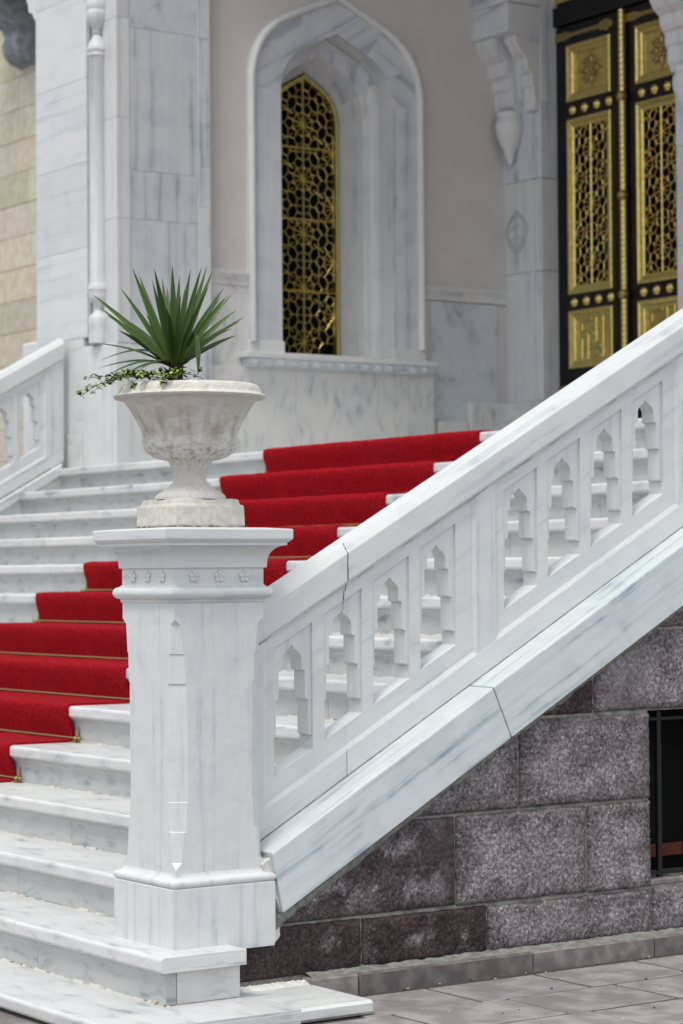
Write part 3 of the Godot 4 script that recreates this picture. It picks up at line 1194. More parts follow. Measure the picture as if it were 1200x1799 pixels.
		for i in range(0, edges.size(), 2):
			b.extrude(pts([edges[i], 0.268, edges[i + 1], 0.268, edges[i + 1], 0.717, edges[i], 0.717]), -half, half, rk)
		obj("panel_frame", b, M["marble"], w)
		for s in subs:
			b = mb(Vector3.UP, 1.1)
			var qc: float = s + sw / 2
			var yc: float = SLOPE * qc
			for sg in [-1.0, 1.0]:
				var e: float = qc + sg * sw / 2
				var d := 0.0136
				var out := [e, yc + 0.3635, e - sg * (d - 0.004), yc + 0.3635, e - sg * d, yc + 0.369, e - sg * d, yc + 0.4905, e - sg * (2 * d - 0.004), yc + 0.4905, e - sg * 2 * d, yc + 0.496, e - sg * 2 * d, yc + 0.5945,
					e - sg * (3 * d - 0.004), yc + 0.5945, e - sg * 3 * d, yc + 0.600, e - sg * 3 * d, yc + 0.636, e - sg * (3 * d + 0.004), yc + 0.648, e - sg * (3 * d + 0.013), yc + 0.659, e - sg * (3 * d + 0.025), yc + 0.667, e - sg * (3 * d + 0.034), yc + 0.675,
					qc, yc + 0.685, qc, 0.717 + SLOPE * qc, e, 0.717 + SLOPE * e]
				b.extrude(pts(out), -0.035, 0.035, pl)
			obj("pierced_panel", b, M["marble"], w)


# ------------------------------------------------------------------ pedestal, urn, plants
const PED := Vector3(-0.208, 0, -0.199)

func pedestal() -> void:
	var w := thing("marble_pedestal", "square white marble pedestal with chamfered corners carrying the urn at the stair foot", "pedestal", PED)
	var b := mb(Vector3.UP, 0.9)
	b.square(PED, [Vector2(0.2, -0.02), Vector2(0.203, 0.003), Vector2(0.203, 0.198), Vector2(0.2015, 0.2005)])
	obj("plinth", b, M["marble"], w)
	b = mb(Vector3.UP, 1.2)
	var pr := [Vector2(0.199, 0.2005), Vector2(0.199, 0.2025)]
	for i in 9:
		var a := -PI / 2 + PI * i / 8.0
		pr.append(Vector2(0.1945 + 0.0105 * cos(a), 0.2155 + 0.013 * sin(a)))
	pr.append_array([Vector2(0.188, 0.231), Vector2(0.182, 0.236), Vector2(0.1785, 0.245), Vector2(0.1775, 0.252)])
	b.square(PED, pr, 0.75)
	obj("plinth_moulding", b, M["marble"], w)
	# shaft with stepped corner chamfers
	b = mb(Vector3.UP, 0.85)
	var lv := [[0.250, 0.178, 0.0006], [0.262, 0.1775, 0.0008], [0.285, 0.1775, 0.025], [0.386, 0.177, 0.034], [0.388, 0.177, 0.043], [0.486, 0.177, 0.046], [0.488, 0.177, 0.050], [0.884, 0.1775, 0.047], [0.887, 0.1775, 0.0415], [0.985, 0.1775, 0.038], [0.988, 0.1775, 0.033], [1.085, 0.1775, 0.024], [1.105, 0.178, 0.0010], [1.165, 0.178, 0.0006]]
	var ring := func(l: Array) -> Array:
		var h: float = l[1]
		var cc: float = l[2]
		var o := []
		for s in 4:
			var bs := Basis(Vector3.UP, s * PI / 2)
			o.append(PED + bs * Vector3(-h + cc, l[0], h))
			o.append(PED + bs * Vector3(h - cc, l[0], h))
		return o
	for i in lv.size() - 1:
		var A: Array = ring.call(lv[i])
		var B: Array = ring.call(lv[i + 1])
		for j in 8:
			var k := (j + 1) % 8
			var mid: Vector3 = (A[j] + A[k]) * 0.5 - PED
			mid.y = 0.0
			if absf(lv[i + 1][0] - lv[i][0]) < 0.004:
				mid = mid.normalized() * 0.3 + Vector3.UP * signf(lv[i + 1][2] - lv[i][2])
			b.quad(A[j], A[k], B[k], B[j], mid)
	obj("shaft", b, M["marble"], w)
	b = mb(Vector3.RIGHT, 1.2)
	pr = [Vector2(0.1785, 1.158), Vector2(0.183, 1.163), Vector2(0.183, 1.172)]
	for i in 11:
		var a := -PI / 2 + PI * i / 10.0
		pr.append(Vector2(0.185 + 0.0185 * cos(a), 1.193 + 0.0205 * sin(a)))
	pr.append_array([Vector2(0.185, 1.216), Vector2(0.1785, 1.2205)])
	b.square(PED, pr, 0.8)
	obj("neck_moulding", b, M["marble"], w)
	b = mb(Vector3.RIGHT, 1.2)
	b.square(PED, [Vector2(0.1785, 1.2195), Vector2(0.1785, 1.278)])
	var fr := obj("frieze", b, M["marble"], w)
	for side in 4:
		for i in 3:
			var bs := Basis(Vector3.UP, side * PI / 2)
			var cen := PED + bs * Vector3((i - 1) * 0.1, 1.2485, 0.1787)
			b = mb(Vector3.RIGHT, 1.2)
			var up := bs * Basis(Vector3.RIGHT, PI / 2)
			for p in 5:
				var a := PI / 2 + TAU * p / 5
				var at := cen + bs * Vector3(cos(a) * 0.0128, sin(a) * 0.0128, 0.001)
				b.ball(at, Vector3(0.0092, 0.006, 0.0092), up, 10, 4, true)
			b.ball(cen + bs * Vector3(0, 0, 0.002), Vector3(0.0065, 0.006, 0.0065), up, 10, 4, true)
			obj("rosette", b, M["marble"], fr)
	b = mb(Vector3.RIGHT, 1.2)
	pr = [Vector2(0.1785, 1.277), Vector2(0.187, 1.279), Vector2(0.1875, 1.296)]
	for i in 11:
		var a := i / 10.0 * PI / 2
		pr.append(Vector2(0.236 - 0.0475 * cos(a), 1.298 + 0.056 * sin(a)))
	pr.append_array([Vector2(0.2385, 1.3545), Vector2(0.2385, 1.3635), Vector2(0.243, 1.366)])
	b.square(PED, pr, 0.8)
	obj("cornice", b, M["marble"], w)
	b = mb(Vector3.RIGHT, 1.2)
	b.square(PED, [Vector2(0.242, 1.3655), Vector2(0.2525, 1.3755), Vector2(0.2535, 1.379), Vector2(0.2535, 1.4075), Vector2(0.2505, 1.4105), Vector2(0.18, 1.4165)], 0.95)
	obj("cap_slab", b, M["marble"], w)


func urn() -> void:
	var c := PED + Vector3(-0.004, 1.4165, 0.004)
	var w := thing("stone_urn", "weathered pale stone urn planter with wide carved rim on the pedestal", "urn", c)
	var b := mb(Vector3.UP, 0.7)
	# square foot, its edges worn
	b.square(c, [Vector2(0.142, 0.0), Vector2(0.146, 0.005), Vector2(0.147, 0.012), Vector2(0.1445, 0.07), Vector2(0.141, 0.077), Vector2(0.132, 0.080), Vector2(0.128, 0.085), Vector2(0.1265, 0.094), Vector2(0.122, 0.0985), Vector2(0.10, 0.101)], 0.6)
	for i in b.v.size():      # rubbed corners and pitted lower edge
		var q := b.v[i] - c
		var m := minf(absf(q.x), absf(q.z))
		var e := clampf((m - 0.10) / 0.05, 0.0, 1.0)
		b.v[i] = c + Vector3(q.x * (1.0 - 0.075 * e), q.y, q.z * (1.0 - 0.075 * e))
	obj("foot_slab", b, M["cast_stone"], w)
	b = mb()
	b.tint = lin(120, 112, 98)
	for s in 4:
		var bs := Basis(Vector3.UP, s * PI / 2)
		var x := -0.13
		while x < 0.13:
			var l := rng.randf_range(0.004, 0.02)
			if rng.randf() < 0.7:
				var h := rng.randf_range(0.002, 0.007)
				b.tint = lin(96, 88, 76).lerp(lin(170, 162, 148), rng.randf())
				b.box(Vector3(x, 0.0005, 0.139), Vector3(x + l, h, 0.1466), 0.0, Transform3D(bs, c))
			x += l
	obj("dirt_crust", b, M["grime_and_shade"], w)
	var prof := []
	for a in [[0.123, 0.099], [0.1235, 0.106], [0.119, 0.115], [0.1, 0.128], [0.085, 0.137], [0.070, 0.150], [0.060, 0.160], [0.0556, 0.170], [0.0555, 0.180], [0.057, 0.190], [0.0605, 0.2], [0.064, 0.2075], [0.070, 0.219], [0.0755, 0.229], [0.0775, 0.2325], [0.081, 0.2345], [0.105, 0.2385], [0.128, 0.2465], [0.146, 0.258], [0.158, 0.270], [0.1645, 0.283], [0.1665, 0.295], [0.1655, 0.306], [0.1635, 0.314], [0.166, 0.327], [0.172, 0.343], [0.180, 0.360], [0.19, 0.38], [0.202, 0.401], [0.216, 0.423], [0.231, 0.442], [0.236, 0.447]]:
		prof.append(Vector2(a[0], a[1]))
	b = mb()
	b.lathe(c, prof, 72, 0.75, 0.0005, 1.0)
	obj("bowl", b, M["urn_stone"], w)
	var rim := []
	for a in [[0.234, 0.4465], [0.250, 0.447], [0.260, 0.449], [0.2645, 0.4525], [0.2655, 0.457], [0.262, 0.461], [0.254, 0.464], [0.2495, 0.468], [0.2465, 0.476], [0.2425, 0.487], [0.236, 0.4945], [0.228, 0.498], [0.215, 0.4985], [0.205, 0.495], [0.198, 0.480], [0.195, 0.45]]:
		rim.append(Vector2(a[0], a[1]))
	b = mb(Vector3.UP, 0.7)
	b.lathe(c, rim, 120, 0.6, 0.0022)
	obj("rim", b, M["cast_stone"], w)
	# carved leaf relief round the rim
	b = mb(Vector3.UP, 0.7)
	for i in 30:
		var a := TAU * i / 30.0
		var d := Vector3(sin(a), 0, cos(a))
		var bs := Basis(Vector3.UP, a) * Basis(Vector3.RIGHT, 1.15)
		b.ball(c + d * 0.2425 + Vector3.UP * 0.480, Vector3(0.019, 0.0032, 0.011), bs * Basis(Vector3.UP, 0.5), 8, 4, true)
		b.ball(c + d.rotated(Vector3.UP, 0.1) * 0.2445 + Vector3.UP * 0.474, Vector3(0.009, 0.003, 0.013), bs * Basis(Vector3.UP, -0.4), 8, 4, true)
	obj("rim_carving", b, M["cast_stone"], w)
	b = mb()
	b.lathe(c, [Vector2(0.198, 0.478), Vector2(0.15, 0.484), Vector2(0.08, 0.49), Vector2(0.001, 0.492)], 32)
	obj("soil", b, M["soil"], w)


func leaf(b: MB, base: Vector3, p1: Vector3, tip: Vector3, w: float, col: Color, face: Vector3) -> void:
	var n := 12
	var rows := []
	var cols := []
	for i in n + 1:
		var u := i / float(n)
		var p := base.lerp(p1, u).lerp(p1.lerp(tip, u), u)
		var d := (p1 - base).lerp(tip - p1, u).normalized()
		var s := d.cross(face).normalized()
		var nn := s.cross(d).normalized()
		var ww := w * (0.62 + 0.5 * sin(minf(u * 1.9, 1.0) * PI / 2) - 0.12) * (1.0 - pow(u, 2.6)) + 0.0006
		rows.append([p - s * ww * 0.5 + nn * ww * 0.14, p - s * ww * 0.2 + nn * ww * 0.01, p, p + s * ww * 0.2 + nn * ww * 0.01, p + s * ww * 0.5 + nn * ww * 0.14])
		var cc := col.lerp(Color(0.10, 0.14, 0.03), 0.6 * pow(1.0 - u, 5.0))
		if u > 0.94:
			cc = cc.lerp(lin(110, 88, 50), 0.7)
		cols.append([cc * 1.12, cc, cc * 0.9, cc, cc * 1.12])
	b.sheet(rows, face, cols)


func yucca() -> void:
	var c := PED + Vector3(-0.055, 1.950, 0.035)
	var w := thing("yucca_plant", "spiky dark green yucca standing in the stone urn", "plant", c)
	var b := mb()
	var st := []
	for i in 5:
		st.append(c + Vector3(0.003 * i, 0.022 * i - 0.052, 0))
	b.tube(st, 0.030, 0.024, 10)
	for i in 60:
		var a := rng.randf() * TAU
		var h := rng.randf_range(-0.05, 0.045)
		var d := Vector3(sin(a), 0, cos(a))
		b.tube([c + d * 0.024 + Vector3.UP * h, c + d * rng.randf_range(0.036, 0.055) + Vector3.UP * (h + rng.randf_range(-0.012, 0.02))], 0.0035, 0.0008, 4)
	obj("stem", b, M["bark"], w)
	var R := Vector3(0.566, 0, -0.824)
	var F := Vector3(0.824, 0, 0.566)
	# tips: across and up from the base (m), then how far towards the viewer, and width
	var spec := [
		[-0.250, 0.262, 0.06, 0.030], [-0.208, 0.222, 0.13, 0.028], [-0.196, 0.182, 0.17, 0.030], [-0.166, 0.287, 0.02, 0.027], [-0.124, 0.345, 0.08, 0.032], [-0.114, 0.340, -0.06, 0.028], [-0.055, 0.340, 0.10, 0.033], [-0.044, 0.335, -0.10, 0.028], [-0.033, 0.312, -0.16, 0.028],
		[-0.002, 0.356, 0.05, 0.034], [0.010, 0.342, -0.12, 0.028], [0.024, 0.312, -0.18, 0.027], [0.050, 0.357, -0.05, 0.028], [0.090, 0.347, 0.07, 0.030], [0.104, 0.359, 0.0, 0.029], [0.120, 0.357, -0.07, 0.030], [0.118, 0.272, 0.18, 0.028], [0.157, 0.285, 0.02, 0.028], [0.180, 0.280, -0.10, 0.028],
		[0.176, 0.252, 0.12, 0.027], [0.190, 0.230, -0.15, 0.028], [0.209, 0.168, 0.08, 0.029], [0.188, 0.138, 0.16, 0.027], [0.045, 0.172, 0.12, 0.020], [-0.010, 0.2, 0.2, 0.03], [0.07, 0.25, -0.2, 0.026], [-0.09, 0.25, -0.2, 0.027], [0.14, 0.2, -0.22, 0.026], [-0.16, 0.2, -0.2, 0.026]]
	for s in spec:
		var tip: Vector3 = c + R * s[0] * 1.12 + Vector3.UP * s[1] * 1.07 + F * s[2]
		var d := (tip - c).normalized()
		var base := c + Vector3.UP * 0.035 + Vector3(d.x, 0, d.z) * 0.018
		var p1 := base.lerp(tip, 0.5) + Vector3.UP * 0.03 * (1.0 - d.y) * 2.0 + R * rng.randf_range(-0.008, 0.008)
		var g := rng.randf_range(0.6, 1.5)
		b = mb()
		leaf(b, base, p1, tip, s[3] * 0.86, Color(0.052 * g, 0.100 * g, 0.022 * g), (Vector3.UP * 0.6 + F * 0.9 - d * 0.3).normalized())
		obj("leaf", b, M["yucca_leaf"], w)
	for i in 12:
		var a := -1.05 + 2.1 * (i + 0.5) / 12.0 + rng.randf_range(-0.1, 0.1)
		var l := rng.randf_range(0.26, 0.36) * (1.0 if i % 3 else 0.8)
		var tip: Vector3 = c + R * sin(a) * l + Vector3.UP * cos(a) * l + F * rng.randf_range(-0.2, 0.14)
		var d := (tip - c).normalized()
		var base := c + Vector3.UP * 0.035 + Vector3(d.x, 0, d.z) * 0.018
		var g := rng.randf_range(0.6, 1.3)
		b = mb()
		leaf(b, base, base.lerp(tip, 0.5) + R * rng.randf_range(-0.015, 0.015) + Vector3.UP * 0.015, tip, 0.021, Color(0.050 * g, 0.094 * g, 0.022 * g), (Vector3.UP * 0.5 + F * 0.8 + R * rng.randf_range(-0.8, 0.8) - d * 0.3).normalized())
		obj("leaf", b, M["yucca_leaf"], w)
	# old leaves that hang or bend outwards
	for s in [[-0.29, 0.112, 0.05, -0.12, 0.10, 0.024], [-0.255, 0.043, 0.10, -0.07, 0.13, 0.026], [-0.255, 0.014, 0.14, -0.10, 0.07, 0.024], [-0.222, -0.012, 0.16, -0.08, 0.075, 0.025], [-0.16, -0.016, 0.2, -0.06, 0.06, 0.026], [-0.11, -0.004, 0.24, -0.02, 0.07, 0.024]]:
		var tip: Vector3 = c + R * s[0] + Vector3.UP * s[1] + F * s[2]
		var p1: Vector3 = c + R * s[3] + Vector3.UP * s[4] + F * s[2] * 0.5
		b = mb()
		leaf(b, c + Vector3.UP * 0.03 + R * -0.015, p1, tip, s[5], Color(0.045, 0.085, 0.028), (Vector3.UP + F * 0.5).normalized())
		obj("leaf", b, M["yucca_leaf"], w)
	b = mb()
	leaf(b, c + Vector3.UP * 0.03 + R * 0.02, c + R * 0.07 + Vector3.UP * 0.17 + F * 0.05, c + R * 0.083 + Vector3.UP * 0.128 + F * 0.09, 0.012, Color(0.045, 0.085, 0.028), F)
	leaf(b, c + R * 0.083 + Vector3.UP * 0.13 + F * 0.09, c + R * 0.09 + Vector3.UP * 0.06 + F * 0.1, c + R * 0.0885 - Vector3.UP * 0.004 + F * 0.1, 0.022, Color(0.05, 0.10, 0.03), (F + R * 0.6).normalized())
	obj("bent_leaf", b, M["yucca_leaf"], w)


func creeper() -> void:
	var c := PED + Vector3(-0.19, 1.915, 0.09)
	var w := thing("trailing_creeper", "small-leaved green creeper trailing over the left side of the urn rim", "plant", c)
	var R := Vector3(0.566, 0, -0.824)
	var F := Vector3(0.824, 0, 0.566)
	var o := PED + Vector3(0, 1.925, 0)
	var stems := [
		[Vector3(-0.06, 0.0, 0.10), Vector3(-0.20, 0.035, 0.12), Vector3(-0.30, -0.01, 0.08), Vector3(-0.395, -0.036, 0.06)],
		[Vector3(-0.08, 0.0, 0.10), Vector3(-0.22, 0.04, 0.10), Vector3(-0.30, 0.005, 0.1), Vector3(-0.375, -0.055, 0.09)],
		[Vector3(-0.10, 0.0, 0.08), Vector3(-0.22, 0.03, 0.06), Vector3(-0.29, 0.016, 0.05), Vector3(-0.372, 0.014, 0.03)],
		[Vector3(-0.05, 0.0, 0.12), Vector3(-0.14, 0.03, 0.20), Vector3(-0.17, 0.0, 0.235), Vector3(-0.19, -0.035, 0.245)],
		[Vector3(0.0, 0.0, 0.14), Vector3(-0.04, 0.03, 0.2), Vector3(-0.07, 0.0, 0.245), Vector3(-0.09, -0.028, 0.25)],
		[Vector3(-0.12, 0.0, 0.10), Vector3(-0.2, 0.04, 0.14), Vector3(-0.27, 0.0, 0.15), Vector3(-0.34, -0.05, 0.14)],
		[Vector3(0.05, 0.0, 0.13), Vector3(0.0, 0.025, 0.16), Vector3(-0.06, 0.02, 0.18), Vector3(-0.12, 0.012, 0.2)],
		[Vector3(-0.1, 0.0, 0.12), Vector3(-0.16, 0.03, 0.15), Vector3(-0.22, 0.02, 0.17), Vector3(-0.26, -0.01, 0.18)]]
	var sb := mb()
	var lb := mb()
	for s in stems:
		var path := []
		for i in 13:
			var u := i / 12.0
			var q: Vector3 = s[0] * pow(1 - u, 3) + s[1] * 3 * u * (1 - u) * (1 - u) + s[2] * 3 * u * u * (1 - u) + s[3] * u * u * u
			path.append(o + R * q.x + Vector3.UP * q.y + F * q.z)
		sb.tube(path, 0.0013, 0.0008, 5)
		for i in 34:
			var u := clampf(rng.randf_range(0.12, 1.0), 0, 1)
			var f := u * 12.0
			var p: Vector3 = path[int(f)].lerp(path[mini(12, int(f) + 1)], f - int(f))
			p += Vector3(rng.randf_range(-1, 1), rng.randf_range(-0.4, 1), rng.randf_range(-1, 1)) * 0.013 * (1.15 - u * 0.6)
			var d := Vector3(rng.randf_range(-1, 1), rng.randf_range(-0.5, 0.6), rng.randf_range(-1, 1)).normalized()
			var nn := (Vector3.UP + Vector3(rng.randf_range(-1, 1), 0, rng.randf_range(-1, 1)) * 0.8 + F * 0.4).normalized()
			var sd := d.cross(nn).normalized()
			var z := rng.randf_range(0.007, 0.0125)
			var k := rng.randf()
			var col := Color(0.10, 0.18, 0.04).lerp(Color(0.36, 0.46, 0.10), k)
			var mid := p + d * z
			var tip := p + d * z * 2.0
			lb.sheet([[p, p, p], [mid - sd * z * 0.8 + nn * 0.0015, mid, mid + sd * z * 0.8 + nn * 0.0015], [tip - sd * z * 0.25, tip, tip + sd * z * 0.25]], nn, [[col, col, col], [col, col * 0.85, col], [col, col, col]])
	obj("stems", sb, M["bark"], w)
	obj("small_leaves", lb, M["creeper_leaf"], w, "stuff")


# ------------------------------------------------------------------ carpet
const CARPET_L := -4.83
const CARPET_R := -2.775

func carpet() -> void:
	var w := thing("red_carpet", "bright red carpet runner laid down the middle of the marble stairs", "carpet", Vector3(-3.8, GROUND, 0))
	var line := []      # (z, y) of the top face, from the landing down
	line.append(Vector2(-6.6, 1.993))
	line.append(Vector2(-5.0, 1.993))
	line.append(Vector2(-3.9, 1.993))
	for k in 14:
		var z := nose_z(k)
		var y := nose_y(k)
		var ins := [[-0.16, 0.012], [-0.08, 0.0125], [-0.035, 0.013], [-0.012, 0.0125], [0.003, 0.009], [0.011, 0.002], [0.0145, -0.009], [0.0145, -0.024], [0.0105, -0.048], [0.001, -0.078], [-0.0085, -0.108], [-0.0165, -0.134], [-0.0205, -0.146]]
		for a in ins:
			line.append(Vector2(z + a[0], y + a[1]))
		line.append(Vector2(z - 0.018, y - RISE + 0.014))
		line.append(Vector2(z + 0.006, y - RISE + 0.012))
	line.append(Vector2(NOSE + 0.9, GROUND + 0.012))
	line = line.slice(0, line.size() - 4)
	var nx := 64
	var rows := []
	var arc := 0.0
	var uvs := []
	for i in line.size():
		var t: Vector2 = (line[mini(i + 1, line.size() - 1)] - line[maxi(i - 1, 0)]).normalized()
		var nn := Vector2(-t.y, t.x)
		if i:
			arc += (line[i] - line[i - 1]).length()
		if nn.y < 0 and nn.x < 0:
			nn = -nn
		var r := []
		var ur := []
		for j in nx + 1:
			var x := lerpf(CARPET_L, CARPET_R, j / float(nx))
			var d := 0.0014 * wob.get_noise_3d(x * 55.0, line[i].x * 55.0, line[i].y * 55.0) + 0.0036 * wob.get_noise_3d(x * 6.0, line[i].x * 2.0, line[i].y * 8.0)
			if j == 0 or j == nx:
				d -= 0.003
			var ex := 0.004 * wob.get_noise_2d(line[i].x * 9.0, 3.0) * (1.0 if j == 0 or j == nx else 0.0)
			r.append(Vector3(x + ex, line[i].y + nn.y * d, line[i].x + nn.x * d))
			ur.append(Vector2(x / 0.5, arc / 0.5))
		rows.append(r)
		uvs.append(ur)
	var b := mb(Vector3.RIGHT, 0.5)
	b.sheet(rows, Vector3(0, 0.75, 0.65), [], uvs)
	# cut edges
	for j in [0, nx]:
		for i in rows.size() - 1:
			var p0: Vector3 = rows[i][j]
			var p1: Vector3 = rows[i + 1][j]
			var t := (p1 - p0).normalized()
			var nn := Vector3(0, t.z, -t.y)
			if nn.dot(Vector3(0, 0.75, 0.65)) < 0:
				nn = -nn
			b.quad(p0, p1, p1 - nn * 0.012, p0 - nn * 0.012, Vector3(-1 if j == 0 else 1, 0, 0))
	obj("runner", b, M["carpet"], w)
	var proto: Node3D = null
	for k in 13:
		var z := nose_z(k) - 0.014
		var y := nose_y(k) - RISE + 0.020
		var where := ["topmost brass stair rod under the carpet's highest visible riser", "second brass stair rod below the top of the carpet", "third brass stair rod below the top of the carpet", "fourth brass stair rod below the top, level with the urn foot", "fifth brass stair rod, its left end beside the pedestal cap", "sixth brass stair rod, its bracket beside the pedestal's neck moulding", "seventh brass stair rod crossing just left of the pedestal's upper shaft",
			"eighth brass stair rod left of the pedestal shaft", "ninth brass stair rod, its bracket on the first bare marble step left of the pedestal", "tenth brass stair rod, its bracket low at the left picture edge", "brass stair rod on the fourth step from the pavement", "brass stair rod on the third step from the pavement", "brass stair rod on the second step from the pavement"]
		if k > 9:
			break
		var at := Vector3(-3.8, y, z)
		var o: Node3D
		if proto == null:
			o = thing("stair_rod", where[k], "stair rod", at, "brass rods holding the red carpet")
			proto = o
			var q := mb()
			q.tube([at + Vector3(-1.095, 0, 0), at + Vector3(1.095, 0, 0)], 0.0055, 0.0055, 8)
			obj("rod", q, M["old_brass"], o)
			for s in [-1.0, 1.0]:
				q = mb()
				var e := at + Vector3(s * 1.062, 0, 0)
				q.box(e + Vector3(-0.016, -0.018, -0.022), e + Vector3(0.016, -0.012, 0.016), 0.002)
				q.ball(e + Vector3(0, -0.003, 0), Vector3(0.012, 0.013, 0.012), Basis(), 10, 6)
				q.lathe(e + Vector3(0, -0.004, -0.014), [Vector2(0.008, 0), Vector2(0.006, 0.02), Vector2(0.0035, 0.040), Vector2(0.0045, 0.046), Vector2(0.0008, 0.058)], 8)
				obj("bracket", q, M["old_brass"], o)
				q = mb()
				q.ball(at + Vector3(s * 1.098, 0, 0), Vector3(0.009, 0.009, 0.009), Basis(), 10, 6)
				obj("end_ball", q, M["old_brass"], o)
		else:
			o = proto.duplicate()
			o.name = numbered("stair_rod")
			add_child(o)
			o.position = at
			o.set_meta("label", where[k])


# ------------------------------------------------------------------ porch
const WX := -6.95       # face of the wall with the window
const WZ := -6.95       # front of the door pilasters
const DZ := -7.12       # face of the door leaves

func porch() -> void:
	var w := thing("porch_side_wall", "taupe plastered porch wall with grey marble dado beside the arched window", "wall", Vector3(WX, 1.98, -5.6), "", "thing")
	# plaster round the window opening
	var b := mb(Vector3.UP, 2.0)
	var hole := arch(5.43, 0.60, 2.80, 4.63, 5.22, 14)
	var left := PackedVector2Array()
	left.append(Vector2(4.2, 1.95)); left.append(Vector2(5.43, 1.95)); left.append(Vector2(5.43, 2.80))
	for i in 15:
		left.append(hole[i])
	left.append(Vector2(5.43, 7.9)); left.append(Vector2(4.2, 7.9))
	var right := PackedVector2Array()
	right.append(Vector2(5.43, 1.95)); right.append(Vector2(7.3, 1.95)); right.append(Vector2(7.3, 7.9)); right.append(Vector2(5.43, 7.9))
	for i in range(14, hole.size()):
		right.append(hole[i])
	right.append(Vector2(5.43, 2.80))
	b.extrude(left, WX - 0.5, WX, plate())
	b.extrude(right, WX - 0.5, WX, plate())
	obj("plaster", b, M["plaster"], w)
	# dado slabs, proud of the plaster
	for a in [[4.34, 4.72, 2.0, 3.258, 0, 0.012], [6.255, 6.87, 2.36, 3.238, 1, 0.012]]:
		b = mb(Vector3.UP, 1.6)
		b.box(Vector3(WX - 0.01, a[2], -a[1]), Vector3(WX + a[5], a[3], -a[0]), 0.002)
		obj("dado_slab", b, M["grey_marble" if a[4] else "stair_marble"], w)
	for a in [[4.34, 5.05, 2.0, 2.685], [5.053, 6.03, 2.0, 2.685], [6.033, 6.25, 2.0, 2.685]]:
		b = mb(Vector3.UP, 1.6)
		b.box(Vector3(WX - 0.01, a[2], -a[1]), Vector3(WX + 0.05, a[3], -a[0]), 0.002)
		obj("dado_slab", b, M["stair_marble"], w)
	for a in [[6.30, 6.58, 2.0, 2.362, 0.035], [6.582, 6.95, 2.0, 2.51, 0.05]]:
		b = mb(Vector3.UP, 1.6)
		b.box(Vector3(WX - 0.01, a[2], -a[1]), Vector3(WX + a[4], a[3], -a[0]), 0.004)
		obj("plinth_block", b, M["stair_marble"], w)
	for a in [[4.34, 4.69], [6.19, 6.95]]:
		b = mb(Vector3.FORWARD, 1.4)
		var pr := pts([WX - 0.01, 3.245, WX + 0.020, 3.245, WX + 0.024, 3.262, WX + 0.018, 3.285, WX + 0.030, 3.310, WX + 0.042, 3.325, WX + 0.042, 3.345, WX - 0.01, 3.352])
		b.extrude(pr, -a[1], -a[0], facing(), 0.0, 0.8)
		obj("dado_moulding", b, M["stair_marble"], w)
	# the rest of the porch: door wall, roof, front beam, far side wall
	var r := thing("porch_shell", "upper porch walls, beam and flat roof sheltering the door", "porch", Vector3(-3.8, 6.6, -5.5), "", "structure")
	b = mb(Vector3.UP, 2.0)
	b.box(Vector3(-7.3, 5.66, -7.6), Vector3(0.0, 7.9, -7.12))
	b.box(Vector3(-4.62, 1.95, -7.6), Vector3(-0.3, 5.66, -7.12))
	obj("door_wall", b, M["plaster"], r)
	b = mb(Vector3.RIGHT, 2.0)
	b.box(Vector3(-8.0, 7.9, -7.6), Vector3(0.4, 8.2, -3.7))
	obj("roof_slab", b, M["plaster"], r)
	b = mb(Vector3.RIGHT, 2.0)
	b.box(Vector3(-7.95, 7.3, -4.3), Vector3(0.35, 7.898, -3.75))
	obj("front_beam", b, M["marble"], r)
	b = mb(Vector3.UP, 1.6)
	b.box(Vector3(-0.70, 1.98, -4.33), Vector3(0.35, 7.298, -3.56), 0.01)
	obj("far_pillar", b, M["marble"], r)


# pointed arch in (q, y): up the left jamb, over the point, down the right jamb; 2n + 3 points
func arch(c: float, half: float, yb: float, ys: float, ya: float, n: int) -> PackedVector2Array:
	var o := PackedVector2Array()
	var ysh := ya - 0.243 * (ya - ys)
	var xs := 0.53 * half
	var ctl := Vector2(half, ya - (ya - ysh) / xs * half)
	var side := [Vector2(half, yb)]
	for i in n:
		var u := i / float(n - 1)
		if u <= 0.72:
			var t := u / 0.72
			side.append(Vector2(half, ys).lerp(ctl, t).lerp(ctl.lerp(Vector2(xs, ysh), t), t))
		else:
			side.append(Vector2(xs, ysh).lerp(Vector2(0, ya), (u - 0.72) / 0.28))
	for p in side:
		o.append(Vector2(c - p.x, p.y))
	for i in range(side.size() - 2, -1, -1):
		o.append(Vector2(c + side[i].x, side[i].y))
	return o


